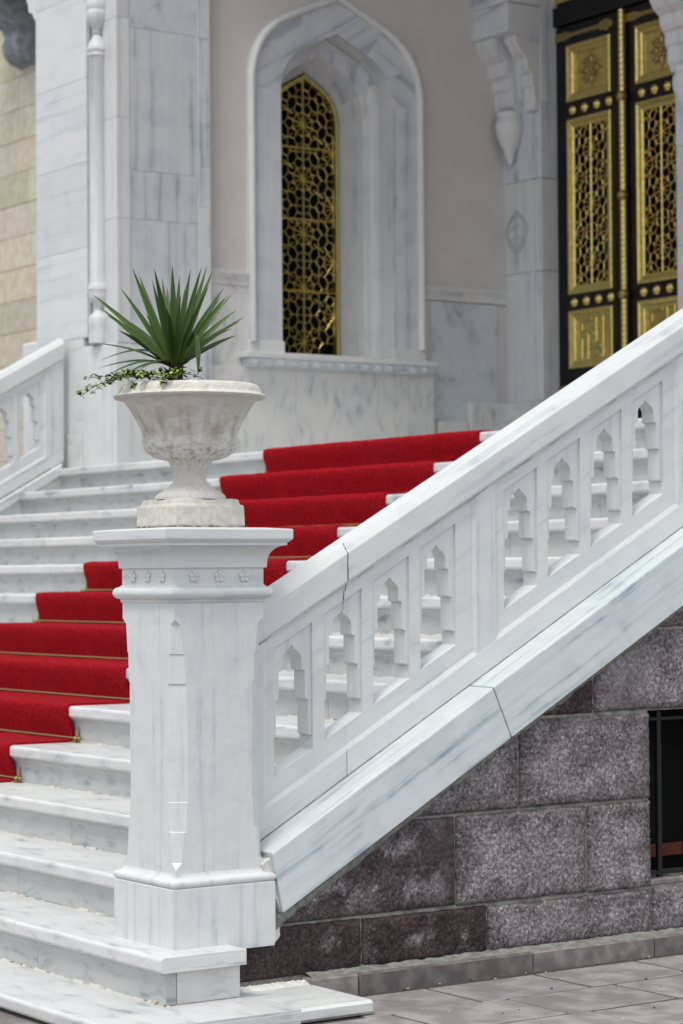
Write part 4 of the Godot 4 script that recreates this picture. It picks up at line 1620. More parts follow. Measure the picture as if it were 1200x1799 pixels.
func side_window() -> void:
	var w := thing("arched_window", "pointed arched window in a white marble frame with a gilded lattice grille", "window", Vector3(WX, 2.8, -5.43), "", "thing")
	var C := 5.43
	var N := 14
	# each ring: half width, foot, spring, apex, x
	var outer := arch(C, 0.700, 2.87, 4.64, 5.315, N)
	var inner := arch(C, 0.475, 2.87, 4.61, 5.085, N)
	var mo := arch(C, 0.750, 2.86, 4.65, 5.365, N)
	var cnt := outer.size()
	var parts := [[0, 1], [1, 6], [6, 11], [11, 18], [18, 23], [23, 27], [27, 28]]
	# band of voussoirs
	var half_y := 3.75
	for s in parts:
		var p := PackedVector2Array()
		for i in range(s[0], s[1] + 1):
			p.append(outer[i])
		for i in range(s[1], s[0] - 1, -1):
			p.append(inner[i])
		var b := mb(Vector3.UP if s[1] - s[0] == 1 else Vector3(0, 0.5, -0.85 if s[0] < 14 else 0.85), 1.4)
		slab_tint(b)
		b.extrude(p, WX - 0.02, WX + 0.030, plate(), 0.002)
		obj("frame_stone", b, M["blue_marble"], w)
	# rounded outer moulding
	for s in [[0, 14], [14, 28]]:
		var b := mb(Vector3.UP, 1.4)
		for i in range(s[0], s[1]):
			var prof := []
			for k in 9:
				var a := PI * k / 8.0
				prof.append([0.5 - 0.5 * cos(a), 0.028 + 0.040 * sin(a)])
			for k in 8:
				var P := []
				var Nn := []
				for e in [[i, k], [i + 1, k], [i + 1, k + 1], [i, k + 1]]:
					var f: float = prof[e[1]][0]
					var q := outer[e[0]].lerp(mo[e[0]], f)
					var od := (mo[e[0]] - outer[e[0]]).normalized()
					P.append(Vector3(WX + prof[e[1]][1], q.y, -q.x))
					var ca := -cos(PI * e[1] / 8.0)
					var sa := sin(PI * e[1] / 8.0)
					Nn.append((Vector3(sa, od.y * ca, -od.x * ca)).normalized())
				b.quadn(P[0], P[1], P[2], P[3], Nn[0] + Nn[2], Nn[0], Nn[1], Nn[2], Nn[3])
			var o0 := Vector3(WX + 0.028, mo[i].y, -mo[i].x)
			var o1 := Vector3(WX + 0.028, mo[i + 1].y, -mo[i + 1].x)
			b.quad(o0, o1, o1 - Vector3(0.03, 0, 0), o0 - Vector3(0.03, 0, 0), o0 - Vector3(WX, 4.0, -C))
		obj("frame_moulding", b, M["marble"], w)
	# stepped, hollowed reveal
	var rings := [[arch(C, 0.475, 2.783, 4.61, 5.085, N), WX + 0.028], [arch(C, 0.470, 2.80, 4.605, 5.08, N), WX - 0.14], [arch(C, 0.455, 2.80, 4.59, 5.06, N), WX - 0.165], [arch(C, 0.425, 2.80, 4.57, 5.02, N), WX - 0.178], [arch(C, 0.385, 2.80, 4.54, 4.985, N), WX - 0.18], [arch(C, 0.375, 2.80, 4.535, 4.975, N), WX - 0.19], [arch(C, 0.305, 2.80, 4.50, 4.885, N), WX - 0.40]]
	for s in parts:
		var b := mb(Vector3.UP, 1.4)
		slab_tint(b)
		for r in rings.size() - 1:
			var A: PackedVector2Array = rings[r][0]
			var B: PackedVector2Array = rings[r + 1][0]
			for i in range(s[0], s[1]):
				var p0 := Vector3(rings[r][1], A[i].y, -A[i].x)
				var p1 := Vector3(rings[r][1], A[i + 1].y, -A[i + 1].x)
				var p2 := Vector3(rings[r + 1][1], B[i + 1].y, -B[i + 1].x)
				var p3 := Vector3(rings[r + 1][1], B[i].y, -B[i].x)
				b.quad(p0, p1, p2, p3, Vector3(WX + 0.3, 3.9, -C) - (p0 + p2) * 0.5)
		obj("reveal_stone", b, M["blue_marble" if s[0] < 20 else "marble"], w)
	# bases of the frame, sill with carved ovolo
	for s in [-1.0, 1.0]:
		var b := mb(Vector3.UP, 1.4)
		b.box(Vector3(WX - 0.01, 2.782, -C - (0.755 if s > 0 else -0.465)), Vector3(WX + 0.045, 2.872, -C - (0.465 if s > 0 else -0.755)), 0.004)
		obj("frame_base", b, M["marble"], w)
	var b := mb(Vector3.FORWARD, 1.4)
	b.box(Vector3(WX - 0.45, 2.745, -C - 0.80), Vector3(WX + 0.125, 2.783, -C + 0.83), 0.004)
	var sill := obj("sill", b, M["marble"], w)
	b = mb(Vector3.FORWARD, 1.4)
	var pr := []
	for i in 9:
		var a := i / 8.0 * PI / 2
		pr.append(Vector2(WX + 0.115 - 0.055 * (1.0 - cos(a)), 2.745 - 0.062 * sin(a)))
	var prof := PackedVector2Array()
	prof.append(Vector2(WX - 0.01, 2.745))
	for q in pr:
		prof.append(q)
	prof.append(Vector2(WX - 0.01, 2.675))
	b.extrude(prof, -C - 0.775, -C + 0.80, facing(), 0.0, 0.7)
	obj("sill_ovolo", b, M["blue_marble"], sill)
	for i in 15:
		b = mb(Vector3.FORWARD, 1.4)
		var at := Vector3(WX + 0.103, 2.712, -C - 0.70 + i * 0.1035)
		b.ball(at, Vector3(0.040, 0.014, 0.028), Basis(Vector3(0, 0.35, 1).normalized(), Vector3(0.8, -0.6, 0).normalized(), Vector3(0, 1, 0)).orthonormalized(), 10, 5, true)
		b.ball(at + Vector3(-0.01, -0.016, 0.045), Vector3(0.016, 0.008, 0.012), Basis(Vector3(0, 0, 1), Vector3(0.8, -0.6, 0).normalized(), Vector3(0.6, 0.8, 0).normalized()), 8, 4, true)
		obj("carved_leaf", b, M["blue_marble"], sill)
	# gilded grille
	var gx := WX - 0.415
	var gp := arch(C, 0.292, 2.80, 4.50, 4.872, N)
	var gi := arch(C, 0.268, 2.824, 4.495, 4.838, N)
	b = mb(Vector3.UP, 0.5)
	for i in cnt - 1:
		var poly := PackedVector2Array([gp[i], gp[i + 1], gi[i + 1], gi[i]])
		b.extrude(poly, gx - 0.03, gx + 0.028, plate())
	b.extrude(rect(C - 0.29, 2.80, C + 0.29, 2.824), gx - 0.03, gx + 0.028, plate())
	obj("grille_frame", b, M["brass"], w)
	b = mb(Vector3.UP, 0.5)
	var inside := func(p: Vector2) -> bool: return Geometry2D.is_point_in_polygon(p, gi)
	for k in 6:
		lattice(b, Vector2(C, 2.93 + k * 0.395), 0.262, 0.395, inside, plate(), gx, 0.0044, true)
	strap(b, Vector2(C, 2.824), Vector2(C, 4.84), plate(), gx + 0.004, 0.008)
	for y in [3.30, 3.82, 4.34]:
		strap(b, Vector2(C - 0.27, y), Vector2(C + 0.27, y), plate(), gx + 0.003, 0.007)
	obj("lattice", b, M["brass"], w)
	b = mb()
	b.box(Vector3(gx - 0.5, 2.7, -C - 0.6), Vector3(gx - 0.45, 5.2, -C + 0.6))
	b.box(Vector3(gx - 0.45, 2.7, -C - 0.6), Vector3(gx - 0.04, 5.2, -C - 0.57))
	b.box(Vector3(gx - 0.45, 2.7, -C + 0.57), Vector3(gx - 0.04, 5.2, -C + 0.6))
	b.box(Vector3(gx - 0.45, 5.17, -C - 0.57), Vector3(gx - 0.04, 5.2, -C + 0.57))
	obj("dark_interior", b, M["dark_room"], w)
	b = mb()
	b.box(Vector3(gx - 0.075, 2.8, -C - 0.3), Vector3(gx - 0.07, 4.9, -C + 0.3))
	obj("pane", b, M["dark_glass"], w)


# a strip with a raised ridge between two points of a plane
func strap(b: MB, p: Vector2, q: Vector2, xf: Transform3D, d: float, r: float) -> void:
	var t := (q - p).normalized()
	var s := Vector2(-t.y, t.x) * r
	var out := xf.basis * Vector3(0, 0, 1)
	var sd := (xf.basis * Vector3(s.x, s.y, 0)).normalized()
	var P := func(a: Vector2, h: float) -> Vector3: return xf * Vector3(a.x, a.y, d + h)
	b.quad(P.call(p + s, 0.0), P.call(q + s, 0.0), P.call(q, r * 1.1), P.call(p, r * 1.1), out + sd)
	b.quad(P.call(p - s, 0.0), P.call(q - s, 0.0), P.call(q, r * 1.1), P.call(p, r * 1.1), out - sd)
	b.quad(P.call(p + s, 0.0), P.call(q + s, 0.0), P.call(q + s, -r), P.call(p + s, -r), sd)
	b.quad(P.call(p - s, 0.0), P.call(q - s, 0.0), P.call(q - s, -r), P.call(p - s, -r), -sd)


# ten-fold star tracery about a centre, clipped by «inside»
func lattice(b: MB, c: Vector2, half: float, pitch: float, inside: Callable, xf: Transform3D, d: float, r: float, rich: bool) -> void:
	var segs := []
	var k := pitch / 0.40
	var star := func(o: Vector2, full: bool) -> void:
		for i in 10:
			var a := PI / 2 + i * TAU / 10
			var e := Vector2(cos(a), sin(a))
			var m := Vector2(cos(a + TAU / 20), sin(a + TAU / 20))
			var m0 := Vector2(cos(a - TAU / 20), sin(a - TAU / 20))
			segs.append([o, o + e * 0.135 * k])
			segs.append([o + e * 0.100 * k, o + m * 0.078 * k])
			segs.append([o + e * 0.100 * k, o + m0 * 0.078 * k])
			if full:
				segs.append([o + e * 0.135 * k, o + m * 0.163 * k])
				segs.append([o + e * 0.135 * k, o + m0 * 0.163 * k])
				segs.append([o + m * 0.163 * k, o + m * 0.215 * k])
	star.call(c, true)
	for s in [-1.0, 1.0]:
		star.call(c + Vector2(s * half, pitch / 2), rich)
		segs.append([c + Vector2(s * half, pitch / 2) + Vector2(-s * 0.135 * k, 0), c + Vector2(0, pitch / 2)])
		segs.append([c + Vector2(s * half, 0), c + Vector2(s * 0.205 * k, 0)])
	for g in segs:
		var n := 14
		var from := -1
		for i in n + 1:
			var ok := false
			if i < n:
				var mid: Vector2 = (g[0] as Vector2).lerp(g[1], (i + 0.5) / n)
				ok = inside.call(mid)
			if ok and from < 0:
				from = i
			if not ok and from >= 0:
				strap(b, (g[0] as Vector2).lerp(g[1], from / float(n)), (g[0] as Vector2).lerp(g[1], i / float(n)), xf, d + rng.randf_range(0.0, 0.0012), r)
				from = -1


func pillar() -> void:
	var w := thing("porch_pillar", "broad marble-clad porch corner pillar with a slender turned colonnette", "pillar", Vector3(-7.4, 1.98, -3.95), "", "thing")
	var x0 := -7.955
	var xn := -7.215
	var x2 := -6.875
	var zf := -3.58
	var zn := -3.622
	var b := mb(Vector3.UP, 2.0)
	b.box(Vector3(x0 + 0.02, 1.9, -4.34), Vector3(xn - 0.02, 7.298, zf - 0.02))
	b.box(Vector3(xn - 0.02, 1.9, -4.34), Vector3(x2 - 0.02, 7.298, zn - 0.02))
	obj("core", b, M["cement"], w)
	# front cladding: courses with soft horizontal bands
	var ys := [2.86, 3.47, 4.05, 4.62, 5.20, 7.3]
	for i in ys.size() - 1:
		b = mb(Vector3.RIGHT, 1.7)
		slab_tint(b)
		b.tint = b.tint * 1.02
		b.box(Vector3(x0, ys[i] + 0.001, zf - 0.03), Vector3(xn, ys[i + 1] - 0.001, zf), 0.0006)
		obj("cladding_slab", b, M["marble"], w)
	for c in [[xn, x2, zn - 0.03, zn, [2.80, 3.63, 4.30, 4.97, 7.3]]]:
		for i in c[4].size() - 1:
			b = mb(Vector3.UP, 1.6)
			slab_tint(b)
			b.box(Vector3(c[0] - 0.01, c[4][i] + 0.001, c[2]), Vector3(c[1], c[4][i + 1] - 0.001, c[3]), 0.0006)
			obj("cladding_slab", b, M["marble"], w)
	for a in [[zn - 0.1, zn - 0.031, [2.80, 3.63, 4.30, 4.97, 7.3], "marble", 0.0], [-4.238, zn - 0.102, [2.80, 3.63, 3.955, 4.91, 7.3], "blue_marble", 0.004], [-4.335, -4.24, [2.0, 2.9, 3.75, 4.02, 4.9, 7.3], "blue_marble", 0.022]]:
		for i in a[2].size() - 1:
			b = mb(Vector3.UP, 1.5)
			slab_tint(b)
			b.tint = b.tint * (1.06 if i % 2 == 0 and a[3] == "marble" else 1.0)
			b.box(Vector3(x2 - 0.03, a[2][i] + 0.001, a[0] + 0.001), Vector3(x2 + a[4], a[2][i + 1] - 0.001, a[1] - 0.001), 0.0006)
			obj("cladding_slab", b, M["grey_marble" if (i == 3 and a[3] == "blue_marble" and a[4] < 0.01) else a[3]], w)
	# foot
	b = mb(Vector3.UP, 1.6)
	b.box(Vector3(-8.22, 1.9, -4.345), Vector3(x0 - 0.001, 2.90, zf - 0.02), 0.012)
	obj("side_plinth", b, M["marble"], w)
	b = mb(Vector3.RIGHT, 1.6)
	b.box(Vector3(x0, 2.22, zf - 0.03), Vector3(xn - 0.06, 2.858, zf + 0.002), 0.003)
	obj("plinth_slab", b, M["marble"], w)
	b = mb(Vector3.UP, 1.6)
	b.extrude(pts([xn - 0.062, zf + 0.002, xn, zf + 0.002, x2, zn + 0.01, x2, -4.238, x2 - 0.4, -4.238, xn - 0.062, zf - 0.04]), 1.95, 2.798, Transform3D(Basis(Vector3(1, 0, 0), Vector3(0, 0, 1), Vector3(0, 1, 0)), Vector3.ZERO), 0.004)
	obj("corner_plinth", b, M["marble"], w)
	b = mb(Vector3.RIGHT, 1.6)
	b.box(Vector3(x0, 1.95, zf - 0.03), Vector3(xn - 0.064, 2.218, zf + 0.012), 0.004)
	obj("plinth_slab", b, M["stair_marble"], w)
	# colonnette
	var c := Vector3(-7.10, 0, zn + 0.020)
	var prof := []
	for a in [[0.050, 2.798], [0.064, 2.81], [0.066, 2.86], [0.060, 2.90], [0.064, 2.93], [0.066, 2.97], [0.058, 2.995], [0.040, 3.01], [0.026, 3.035], [0.024, 3.055], [0.036, 3.075], [0.058, 3.10], [0.066, 3.125], [0.062, 3.135], [0.066, 3.145], [0.066, 3.195], [0.060, 3.205], [0.055, 3.215], [0.0545, 4.73], [0.058, 4.735], [0.068, 4.745], [0.062, 4.757], [0.066, 4.765], [0.066, 4.80], [0.060, 4.81], [0.052, 4.835], [0.036, 4.865], [0.022, 4.885], [0.03, 4.893], [0.034, 4.90], [0.022, 4.91], [0.026, 4.925], [0.046, 4.945], [0.064, 4.975], [0.073, 5.01], [0.074, 5.04], [0.068, 5.05], [0.072, 5.06], [0.073, 5.11], [0.066, 5.12], [0.064, 5.14], [0.07, 5.2], [0.07, 5.9]]:
		prof.append(Vector2(a[0], a[1]))
	b = mb(Vector3.UP, 1.6)
	b.lathe(c, prof, 28, 0.7)
	obj("colonnette", b, M["marble"], w)
	b = mb(Vector3.UP, 1.6)
	for i in 18:
		var a := TAU * i / 18
		var d := Vector3(sin(a), 0, cos(a))
		for y in [4.782, 5.085, 3.17]:
			b.ball(c + d * 0.066 + Vector3.UP * y, Vector3(0.012, 0.007, 0.006), Basis(Vector3.UP, a) * Basis(Vector3.BACK, 0.7), 6, 4)
	obj("carved_band", b, M["marble"], w)
	# stepped bracket and little hood on the outer flank
	b = mb(Vector3.RIGHT, 1.6)
	var st := pts([x0 + 0.01, 4.95, x0 - 0.03, 4.95, x0 - 0.035, 5.05, x0 - 0.06, 5.06, x0 - 0.075, 5.16, x0 - 0.11, 5.19, x0 - 0.13, 5.225, x0 - 0.19, 5.25, x0 - 0.20, 5.31, x0 - 0.22, 5.33, x0 - 0.22, 5.9, x0 + 0.01, 5.9])
	b.extrude(st, zf - 0.5, zf - 0.04, facing(), 0.003)
	obj("flank_bracket", b, M["marble"], w)
	b = mb(Vector3.RIGHT, 1.6)
	b.extrude(pts([x0 + 0.01, 4.30, x0 - 0.05, 4.42, x0 - 0.09, 4.56, x0 - 0.09, 4.60, x0 - 0.26, 4.645, x0 - 0.25, 4.67, x0 - 0.02, 4.82, x0 + 0.01, 4.83]), zf - 0.6, zf - 0.25, facing(), 0.004)
	obj("flank_hood", b, M["marble"], w)
	b = mb(Vector3.UP, 1.6)
	b.lathe(Vector3(x0 - 0.01, 0, zf - 0.12), [Vector2(0.035, 2.9), Vector2(0.04, 3.0), Vector2(0.02, 3.06), Vector2(0.035, 3.12), Vector2(0.035, 4.84), Vector2(0.045, 4.86), Vector2(0.04, 4.90), Vector2(0.02, 4.94)], 14)
	obj("flank_colonnette", b, M["marble"], w)


func pilaster(label: String, dx: float) -> void:
	var x0 := -7.0 + dx
	var x1 := -6.53 + dx
	var w := thing("door_pilaster", label, "pilaster", Vector3((x0 + x1) / 2, 1.98, -7.04), "pilasters flanking the brass door", "thing")
	var b: MB
	for s in [[2.51, 3.462], [3.464, 4.142], [4.144, 4.70]]:
		b = mb(Vector3.UP, 1.5)
		slab_tint(b)
		b.box(Vector3(x0, s[0], -7.045), Vector3(x1 - 0.075, s[1], WZ), 0.003)
		b.box(Vector3(x1 - 0.078, s[0] + 0.001, -7.35), Vector3(x1, s[1] - 0.001, WZ - 0.018), 0.003)
		obj("shaft_stone", b, M["marble" if s[0] < 4 else "blue_marble"], w)
	b = mb(Vector3.UP, 1.5)
	b.box(Vector3(x0 + 0.001, 4.7, -7.35), Vector3(x1 - 0.001, 5.8, WZ - 0.022), 0.003)
	obj("shaft_stone", b, M["blue_marble"], w)
	b = mb(Vector3.RIGHT, 1.5)
	b.box(Vector3(x0 - 0.03, 2.36, -7.2), Vector3(x1 + 0.02, 2.508, WZ + 0.03), 0.006)
	b.box(Vector3(x0 - 0.06, 1.95, -7.2), Vector3(x1 + 0.04, 2.358, WZ + 0.06), 0.006)
	obj("base", b, M["stair_marble"], w)
	# stepped bracket: profile (e, y) in front of the pilaster
	var xf := Transform3D(Basis(Vector3(0, 0, 1), Vector3(0, 1, 0), Vector3(1, 0, 0)), Vector3(0, 0, WZ))
	b = mb(Vector3(1, 0.2, 0), 1.5)
	b.extrude(pts([-0.02, 5.12, 0.272, 5.185, 0.28, 5.195, 0.28, 5.40, -0.02, 5.40]), x0 + 0.004, x1 - 0.004, xf, 0.004, 0.0, true)
	obj("bracket_block", b, M["blue_marble"], w)
	b = mb(Vector3(1, 0.1, 0), 1.5)
	b.extrude(pts([-0.02, 5.402, 0.285, 5.402, 0.287, 5.43, 0.296, 5.44, 0.296, 5.50, 0.31, 5.53, 0.31, 5.9, -0.02, 5.9]), x0 - 0.004, x1 + 0.008, xf, 0.0)
	obj("bracket_cornice", b, M["blue_marble"], w)
	for s in [[x0 + 0.01, x1 - 0.20, 0.0], [x1 - 0.135, x1 - 0.015, -0.05]]:
		b = mb(Vector3.UP, 1.5)
		var k: float = s[2]
		b.extrude(pts([-0.02, 4.64, 0.045 + k * 0.3, 4.645, 0.075 + k, 4.70, 0.082 + k, 4.735, 0.080 + k, 4.80, 0.098 + k, 4.825, 0.102 + k, 4.90, 0.128 + k, 4.92, 0.145 + k, 4.955, 0.150 + k, 5.01, 0.205 + k, 5.055, 0.25 + k, 5.13, 0.258 + k, 5.178, -0.02, 5.178]), s[0], s[1], xf, 0.004, 0.0, true)
		obj("stepped_bracket", b, M["marble"], w)
	b = mb(Vector3.UP, 1.5)
	b.extrude(pts([-0.02, 4.7, 0.03, 4.75, 0.06, 4.95, 0.10, 5.10, 0.20, 5.178, -0.02, 5.178]), x1 - 0.198, x1 - 0.137, xf)
	obj("bracket_hollow", b, M["blue_marble"], w)
	# fluted drop under the bracket
	var c := Vector3(x0 + 0.185, 0, WZ + 0.045)
	b = mb(Vector3.UP, 1.5)
	var prof := []
	for a in [[0.001, 4.265], [0.018, 4.275], [0.024, 4.30], [0.045, 4.36], [0.082, 4.43], [0.108, 4.50], [0.114, 4.55], [0.105, 4.595], [0.088, 4.612], [0.092, 4.62], [0.096, 4.64], [0.09, 4.655]]:
		prof.append(Vector2(a[0], a[1]))
	b.lathe(c, prof, 32, 0.7)
	for i in b.v.size():
		var q := b.v[i] - c
		if q.y < 4.6:
			var a := atan2(q.x, q.z)
			var f := 1.0 - 0.075 * absf(sin(a * 5.0))
			b.v[i] = c + Vector3(q.x * f, q.y, q.z * f)
	obj("fluted_drop", b, M["marble"], w)
	# carved ornament on the face
	var o := Vector3((x0 + x1) / 2 - 0.035, 0, WZ + 0.001)
	b = mb(Vector3.UP, 1.5)
	b.tint = Color(0.72, 0.71, 0.69)
	b.ball(o + Vector3(0, 4.205, 0), Vector3(0.032, 0.022, 0.012), Basis(), 10, 6)
	b.ball(o + Vector3(0, 4.175, 0), Vector3(0.038, 0.010, 0.012), Basis(), 10, 6)
	b.ball(o + Vector3(0, 4.152, 0), Vector3(0.026, 0.008, 0.010), Basis(), 10, 6)
	for side in [-1.0, 1.0]:
		for rr in [1.0, 0.82]:
			var path := []
			for i in 17:
				var u := i / 16.0
				path.append(o + Vector3(side * rr * 0.135 * sin(u * PI) * (1.0 if u > 0.5 else 0.92), 3.60 + 0.335 * u * rr + 0.02 * (1 - rr) * 10.0, 0.001))
			b.tube(path, 0.005, 0.005, 5)
	for y in [3.70, 3.78, 3.86]:
		b.tube([o + Vector3(-0.1, y, 0.001), o + Vector3(0, y + 0.05, 0.001), o + Vector3(0.1, y, 0.001)], 0.004, 0.004, 5)
	b.tube([o + Vector3(0, 3.49, 0.001), o + Vector3(0, 3.93, 0.001)], 0.0045, 0.0045, 5)
	b.ball(o + Vector3(0, 3.56, 0), Vector3(0.02, 0.035, 0.008), Basis(), 8, 6)
	obj("carved_ornament", b, M["marble"], w)


func doors() -> void:
	var f := thing("black_lintel", "black lintel with gilt edge above the brass double door", "lintel", Vector3(-5.86, 5.4, DZ), "", "thing")
	var b := mb()
	b.box(Vector3(-6.545, 5.26, DZ - 0.1), Vector3(-5.06, 5.40, DZ + 0.03), 0.004)
	b.box(Vector3(-6.545, 5.402, DZ - 0.1), Vector3(-5.06, 5.7, DZ - 0.01), 0.004)
	obj("lintel", b, M["black_paint"], f)
	b = mb(Vector3.RIGHT, 0.5)
	b.box(Vector3(-6.54, 5.43, DZ - 0.01), Vector3(-5.07, 5.50, DZ + 0.012), 0.004)
	obj("gilt_strip", b, M["brass"], f)
	b = mb()
	b.box(Vector3(-6.545, 1.95, DZ - 0.16), Vector3(-5.0, 5.7, DZ - 0.13))
	obj("dark_back", b, M["dark_room"], f)
	var l := door_leaf("left brass and black door leaf with the beaded gold strip on its edge")
	# gilt astragal where the leaves meet
	b = mb(Vector3.UP, 0.3)
	var ax := -5.768
	b.lathe(Vector3(ax, 0, DZ + 0.03), [Vector2(0.027, 2.05), Vector2(0.027, 5.24), Vector2(0.001, 5.25)], 16)
	var as2 := obj("astragal", b, M["brass"], l)
	b = mb(Vector3.UP, 0.3)
	for i in 78:
		var y := 2.08 + i * 0.0405
		b.tube([Vector3(ax - 0.026, y, DZ + 0.035), Vector3(ax - 0.012, y + 0.007, DZ + 0.0565), Vector3(ax + 0.012, y + 0.02, DZ + 0.0565), Vector3(ax + 0.026, y + 0.026, DZ + 0.035)], 0.0035, 0.0035, 5)
	obj("twisted_bead", b, M["old_brass"], as2)
	for y in [4.622, 3.918, 3.215, 2.5]:
		b = mb(Vector3.UP, 0.3)
		b.ball(Vector3(ax, y, DZ + 0.035), Vector3(0.042, 0.042, 0.042), Basis(), 16, 10)
		obj("boss", b, M["old_brass"], as2)
	var r: Node3D = l.duplicate()
	r.name = numbered("door_leaf")
	for ch in r.get_children():
		if ch.name.begins_with("astragal"):
			r.remove_child(ch)
			ch.free()
	add_child(r)
	r.position.x += 0.752
	r.set_meta("label", "right brass and black door leaf, partly hidden by the bright bracket")


func door_leaf(label: String) -> Node3D:
	var l := thing("door_leaf", label, "door", Vector3(-6.14, 1.98, DZ), "leaves of the brass double door", "thing")
	var x0 := -6.395
	var x1 := -5.91
	var b := mb()
	# black frame: stiles and rails round the three panels
	b.box(Vector3(-6.535, 2.0, DZ - 0.06), Vector3(x0, 5.25, DZ), 0.003)
	b.box(Vector3(x1, 2.0, DZ - 0.06), Vector3(-5.785, 5.25, DZ), 0.003)
	for y in [[2.0, 2.735], [3.155, 3.275], [4.555, 4.685], [5.098, 5.25]]:
		b.box(Vector3(x0 - 0.001, y[0], DZ - 0.06), Vector3(x1 + 0.001, y[1], DZ - 0.0005))
	obj("frame", b, M["black_paint"], l)
	for p in [[2.735, 3.155, 0], [3.275, 4.555, 1], [4.685, 5.098, 2]]:
		var y0: float = p[0]
		var y1: float = p[1]
		# three-stepped gilt border
		b = mb(Vector3.UP, 0.4)
		var st := [[0.0, 0.0], [0.0, 0.022], [0.012, 0.026], [0.030, 0.020], [0.034, 0.010], [0.052, 0.012], [0.064, 0.004], [0.066, -0.012]]
		for i in st.size() - 1:
			var a: Array = st[i]
			var c: Array = st[i + 1]
			var A := [Vector3(x0 + a[0], y0 + a[0], DZ + a[1]), Vector3(x1 - a[0], y0 + a[0], DZ + a[1]), Vector3(x1 - a[0], y1 - a[0], DZ + a[1]), Vector3(x0 + a[0], y1 - a[0], DZ + a[1])]
			var B := [Vector3(x0 + c[0], y0 + c[0], DZ + c[1]), Vector3(x1 - c[0], y0 + c[0], DZ + c[1]), Vector3(x1 - c[0], y1 - c[0], DZ + c[1]), Vector3(x0 + c[0], y1 - c[0], DZ + c[1])]
			var outs := [Vector3(0, -1, 0), Vector3(1, 0, 0), Vector3(0, 1, 0), Vector3(-1, 0, 0)]
			var fall: float = a[1] - c[1]
			for k in 4:
				var o: Vector3 = outs[k] * (1.0 if i == 0 else -signf(fall) * minf(1.0, absf(fall) / maxf(0.004, c[0] - a[0]))) + Vector3(0, 0, 0.6 if i else 0.0)
				b.quad(A[k], A[(k + 1) % 4], B[(k + 1) % 4], B[k], o)
		var fr := obj("panel_border", b, M["brass"], l)
		if p[2] != 1:
			b = mb(Vector3.UP, 0.4)
			b.box(Vector3(x0 + 0.06, y0 + 0.06, DZ - 0.03), Vector3(x1 - 0.06, y1 - 0.06, DZ - 0.011), 0.0)
			obj("gilt_panel", b, M["brass"], fr)
		var cx := (x0 + x1) / 2
		var cy := (y0 + y1) / 2
		if p[2] == 0:
			# raised angular fretwork
			b = mb(Vector3.UP, 0.4)
			var h := 0.011
			for q in [[-0.125, -0.155, -0.104, 0.005], [-0.060, -0.155, -0.036, 0.045], [0.030, -0.04, 0.054, 0.150], [0.105, -0.150, 0.130, 0.155]]:
				b.box(Vector3(cx + q[0], cy + q[1], DZ - 0.011), Vector3(cx + q[2], cy + q[3], DZ + 0.010), h * 0.6)
			for q in [[-0.125, 0.02, 0.028, 0.044], [-0.125, 0.125, 0.0, 0.148], [-0.104, -0.155, -0.061, -0.133], [-0.03, -0.078, 0.10, -0.056], [-0.125, 0.05, -0.105, 0.12], [-0.03, -0.15, 0.10, -0.128]]:
				b.box(Vector3(cx + q[0], cy + q[1], DZ - 0.011), Vector3(cx + q[2], cy + q[3], DZ + 0.007), h * 0.5)
			obj("fretwork", b, M["brass"], fr)
		elif p[2] == 1:
			b = mb(Vector3.UP, 0.4)
			var lo := Vector2(x0 + 0.06, y0 + 0.06)
			var hi := Vector2(x1 - 0.06, y1 - 0.06)
			var inside := func(q: Vector2) -> bool: return q.x > lo.x and q.x < hi.x and q.y > lo.y and q.y < hi.y
			for k in 5:
				lattice(b, Vector2(cx, cy + (k - 2) * 0.40), 0.182, 0.40, inside, facing(), DZ - 0.004, 0.0040, false)
			strap(b, Vector2(cx, lo.y), Vector2(cx, hi.y), facing(), DZ, 0.007)
			obj("lattice", b, M["brass"], fr)
		else:
			# applied rosette: four pointed leaves and a centre
			b = mb(Vector3.UP, 0.4)
			for k in 4:
				var a := k * PI / 2
				var len := 0.075 if k % 2 == 0 else 0.062
				var d := Vector3(sin(a), cos(a), 0)
				b.ball(Vector3(cx, cy, DZ - 0.009) + d * len * 0.95, Vector3(0.030, len * 0.55, 0.016), Basis(d.cross(Vector3.BACK), d, Vector3.BACK), 12, 8)
				b.ball(Vector3(cx, cy, DZ - 0.009) + d * len * 1.62, Vector3(0.009, 0.03, 0.009), Basis(d.cross(Vector3.BACK), d, Vector3.BACK), 8, 6)
				for s in [-1.0, 1.0]:
					var e := d.rotated(Vector3.BACK, s * 0.62)
					b.ball(Vector3(cx, cy, DZ - 0.009) + e * 0.082, Vector3(0.014, 0.034, 0.012), Basis(e.cross(Vector3.BACK), e, Vector3.BACK), 8, 6)
			b.ball(Vector3(cx, cy, DZ - 0.006), Vector3(0.022, 0.022, 0.014), Basis(), 10, 6)
			obj("applied_rosette", b, M["old_brass"], fr)
	for y in [3.216, 4.622]:
		for i in 4:
			b = mb(Vector3.UP, 0.3)
			b.ball(Vector3(-6.348 + i * 0.1345, y, DZ - 0.001), Vector3(0.038, 0.024, 0.038), Basis(Vector3.RIGHT, PI / 2), 16, 5, true)
			b.ball(Vector3(-6.348 + i * 0.1345, y, DZ + 0.010), Vector3(0.024, 0.022, 0.024), Basis(Vector3.RIGHT, PI / 2), 14, 5, true)
			obj("stud", b, M["brass"], l)
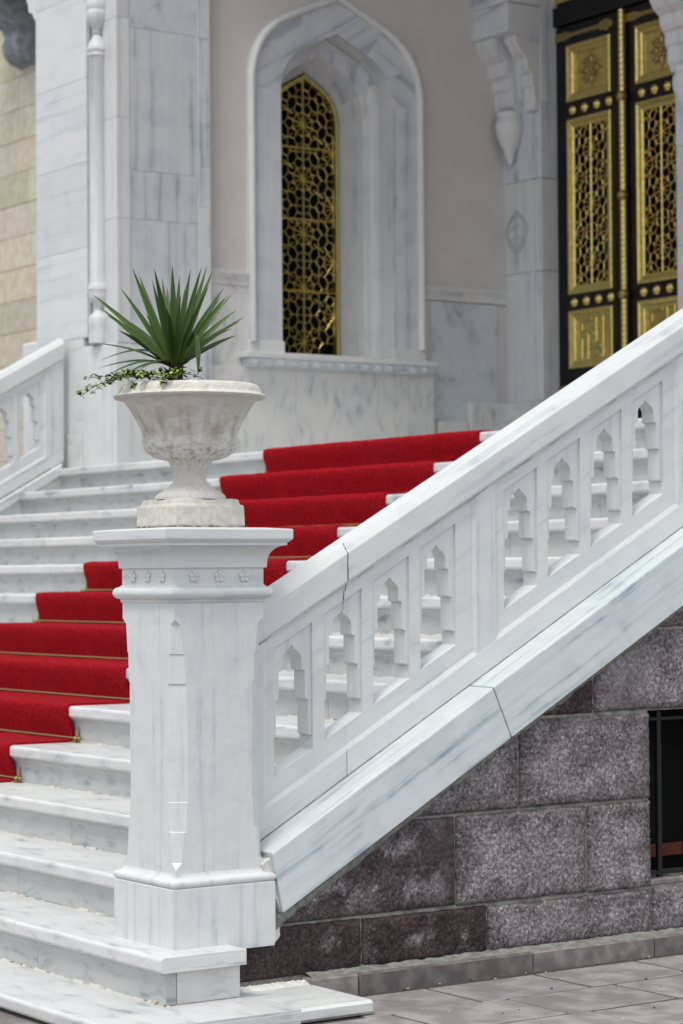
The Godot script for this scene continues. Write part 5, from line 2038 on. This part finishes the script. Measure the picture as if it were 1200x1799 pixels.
	for y in [5.178, 2.585]:
		b = mb(Vector3.RIGHT, 0.4)
		b.extrude(pts([-6.53, y - 0.028, -6.42, y - 0.034, -6.34, y - 0.016, -6.04, y - 0.016, -6.03, y - 0.034, -5.99, y - 0.030, -5.975, y - 0.046, -5.95, y - 0.046, -5.935, y - 0.028, -5.905, y - 0.026, -5.895, y, -5.905, y + 0.026, -5.935, y + 0.028, -5.95, y + 0.046, -5.975, y + 0.046, -5.99, y + 0.030, -6.03, y + 0.034, -6.04, y + 0.016, -6.34, y + 0.016, -6.42, y + 0.034, -6.53, y + 0.028]), DZ - 0.002, DZ + 0.012, facing(), 0.004)
		obj("strap_hinge", b, M["old_brass"], l)
	return l


func facade() -> void:
	var w := thing("palace_facade", "far tan ashlar palace wall behind the left balustrade", "building", Vector3(-15.0, GROUND, -7.3), "", "thing")
	var b := mb(Vector3.UP, 2.0)
	b.box(Vector3(-24.0, GROUND - 0.1, -7.6), Vector3(-7.5, 9.0, -7.235))
	obj("wall_core", b, M["cement"], w)
	var y := GROUND
	var row := 0
	while y < 8.0:
		var h := 0.335
		var x := -17.5 + (row % 2) * 0.37 + rng.randf_range(-0.1, 0.1)
		while x < -10.0:
			var wd := rng.randf_range(0.55, 0.95)
			b = mb(Vector3.RIGHT, 1.5)
			var k := rng.randf_range(0.82, 1.05)
			b.tint = Color(k, k * rng.randf_range(0.95, 1.01), k * rng.randf_range(0.86, 1.0))
			b.box(Vector3(x, y, -7.24), Vector3(x + wd - 0.004, y + h - 0.004, -7.20 + rng.randf_range(-0.002, 0.003)), 0.004)
			obj("ashlar_block", b, M["tan_stone"], w)
			x += wd
		y += h
		row += 1
	# grey scrolled bracket high on the wall
	var c := thing("grey_bracket", "grey carved stone bracket jutting from the tan wall at the top left corner", "bracket", Vector3(-15.1, 6.8, -7.2))
	var xf := Transform3D(Basis(Vector3(0, 0, 1), Vector3(0, 1, 0), Vector3(1, 0, 0)), Vector3(0, 0, -7.2))
	b = mb(Vector3.UP, 1.0)
	b.extrude(pts([0, 6.55, 0.12, 6.58, 0.2, 6.66, 0.22, 6.76, 0.19, 6.85, 0.22, 6.92, 0.32, 6.96, 0.42, 7.04, 0.46, 7.15, 0.44, 7.3, 0, 7.3]), -15.35, -15.0, xf, 0.01, 0.6, true)
	obj("scroll", b, M["grey_stone"], c)
	b = mb(Vector3.UP, 1.0)
	b.box(Vector3(-15.5, 7.3, -7.2), Vector3(-14.4, 7.5, -6.6), 0.01)
	obj("shelf", b, M["grey_stone"], c)
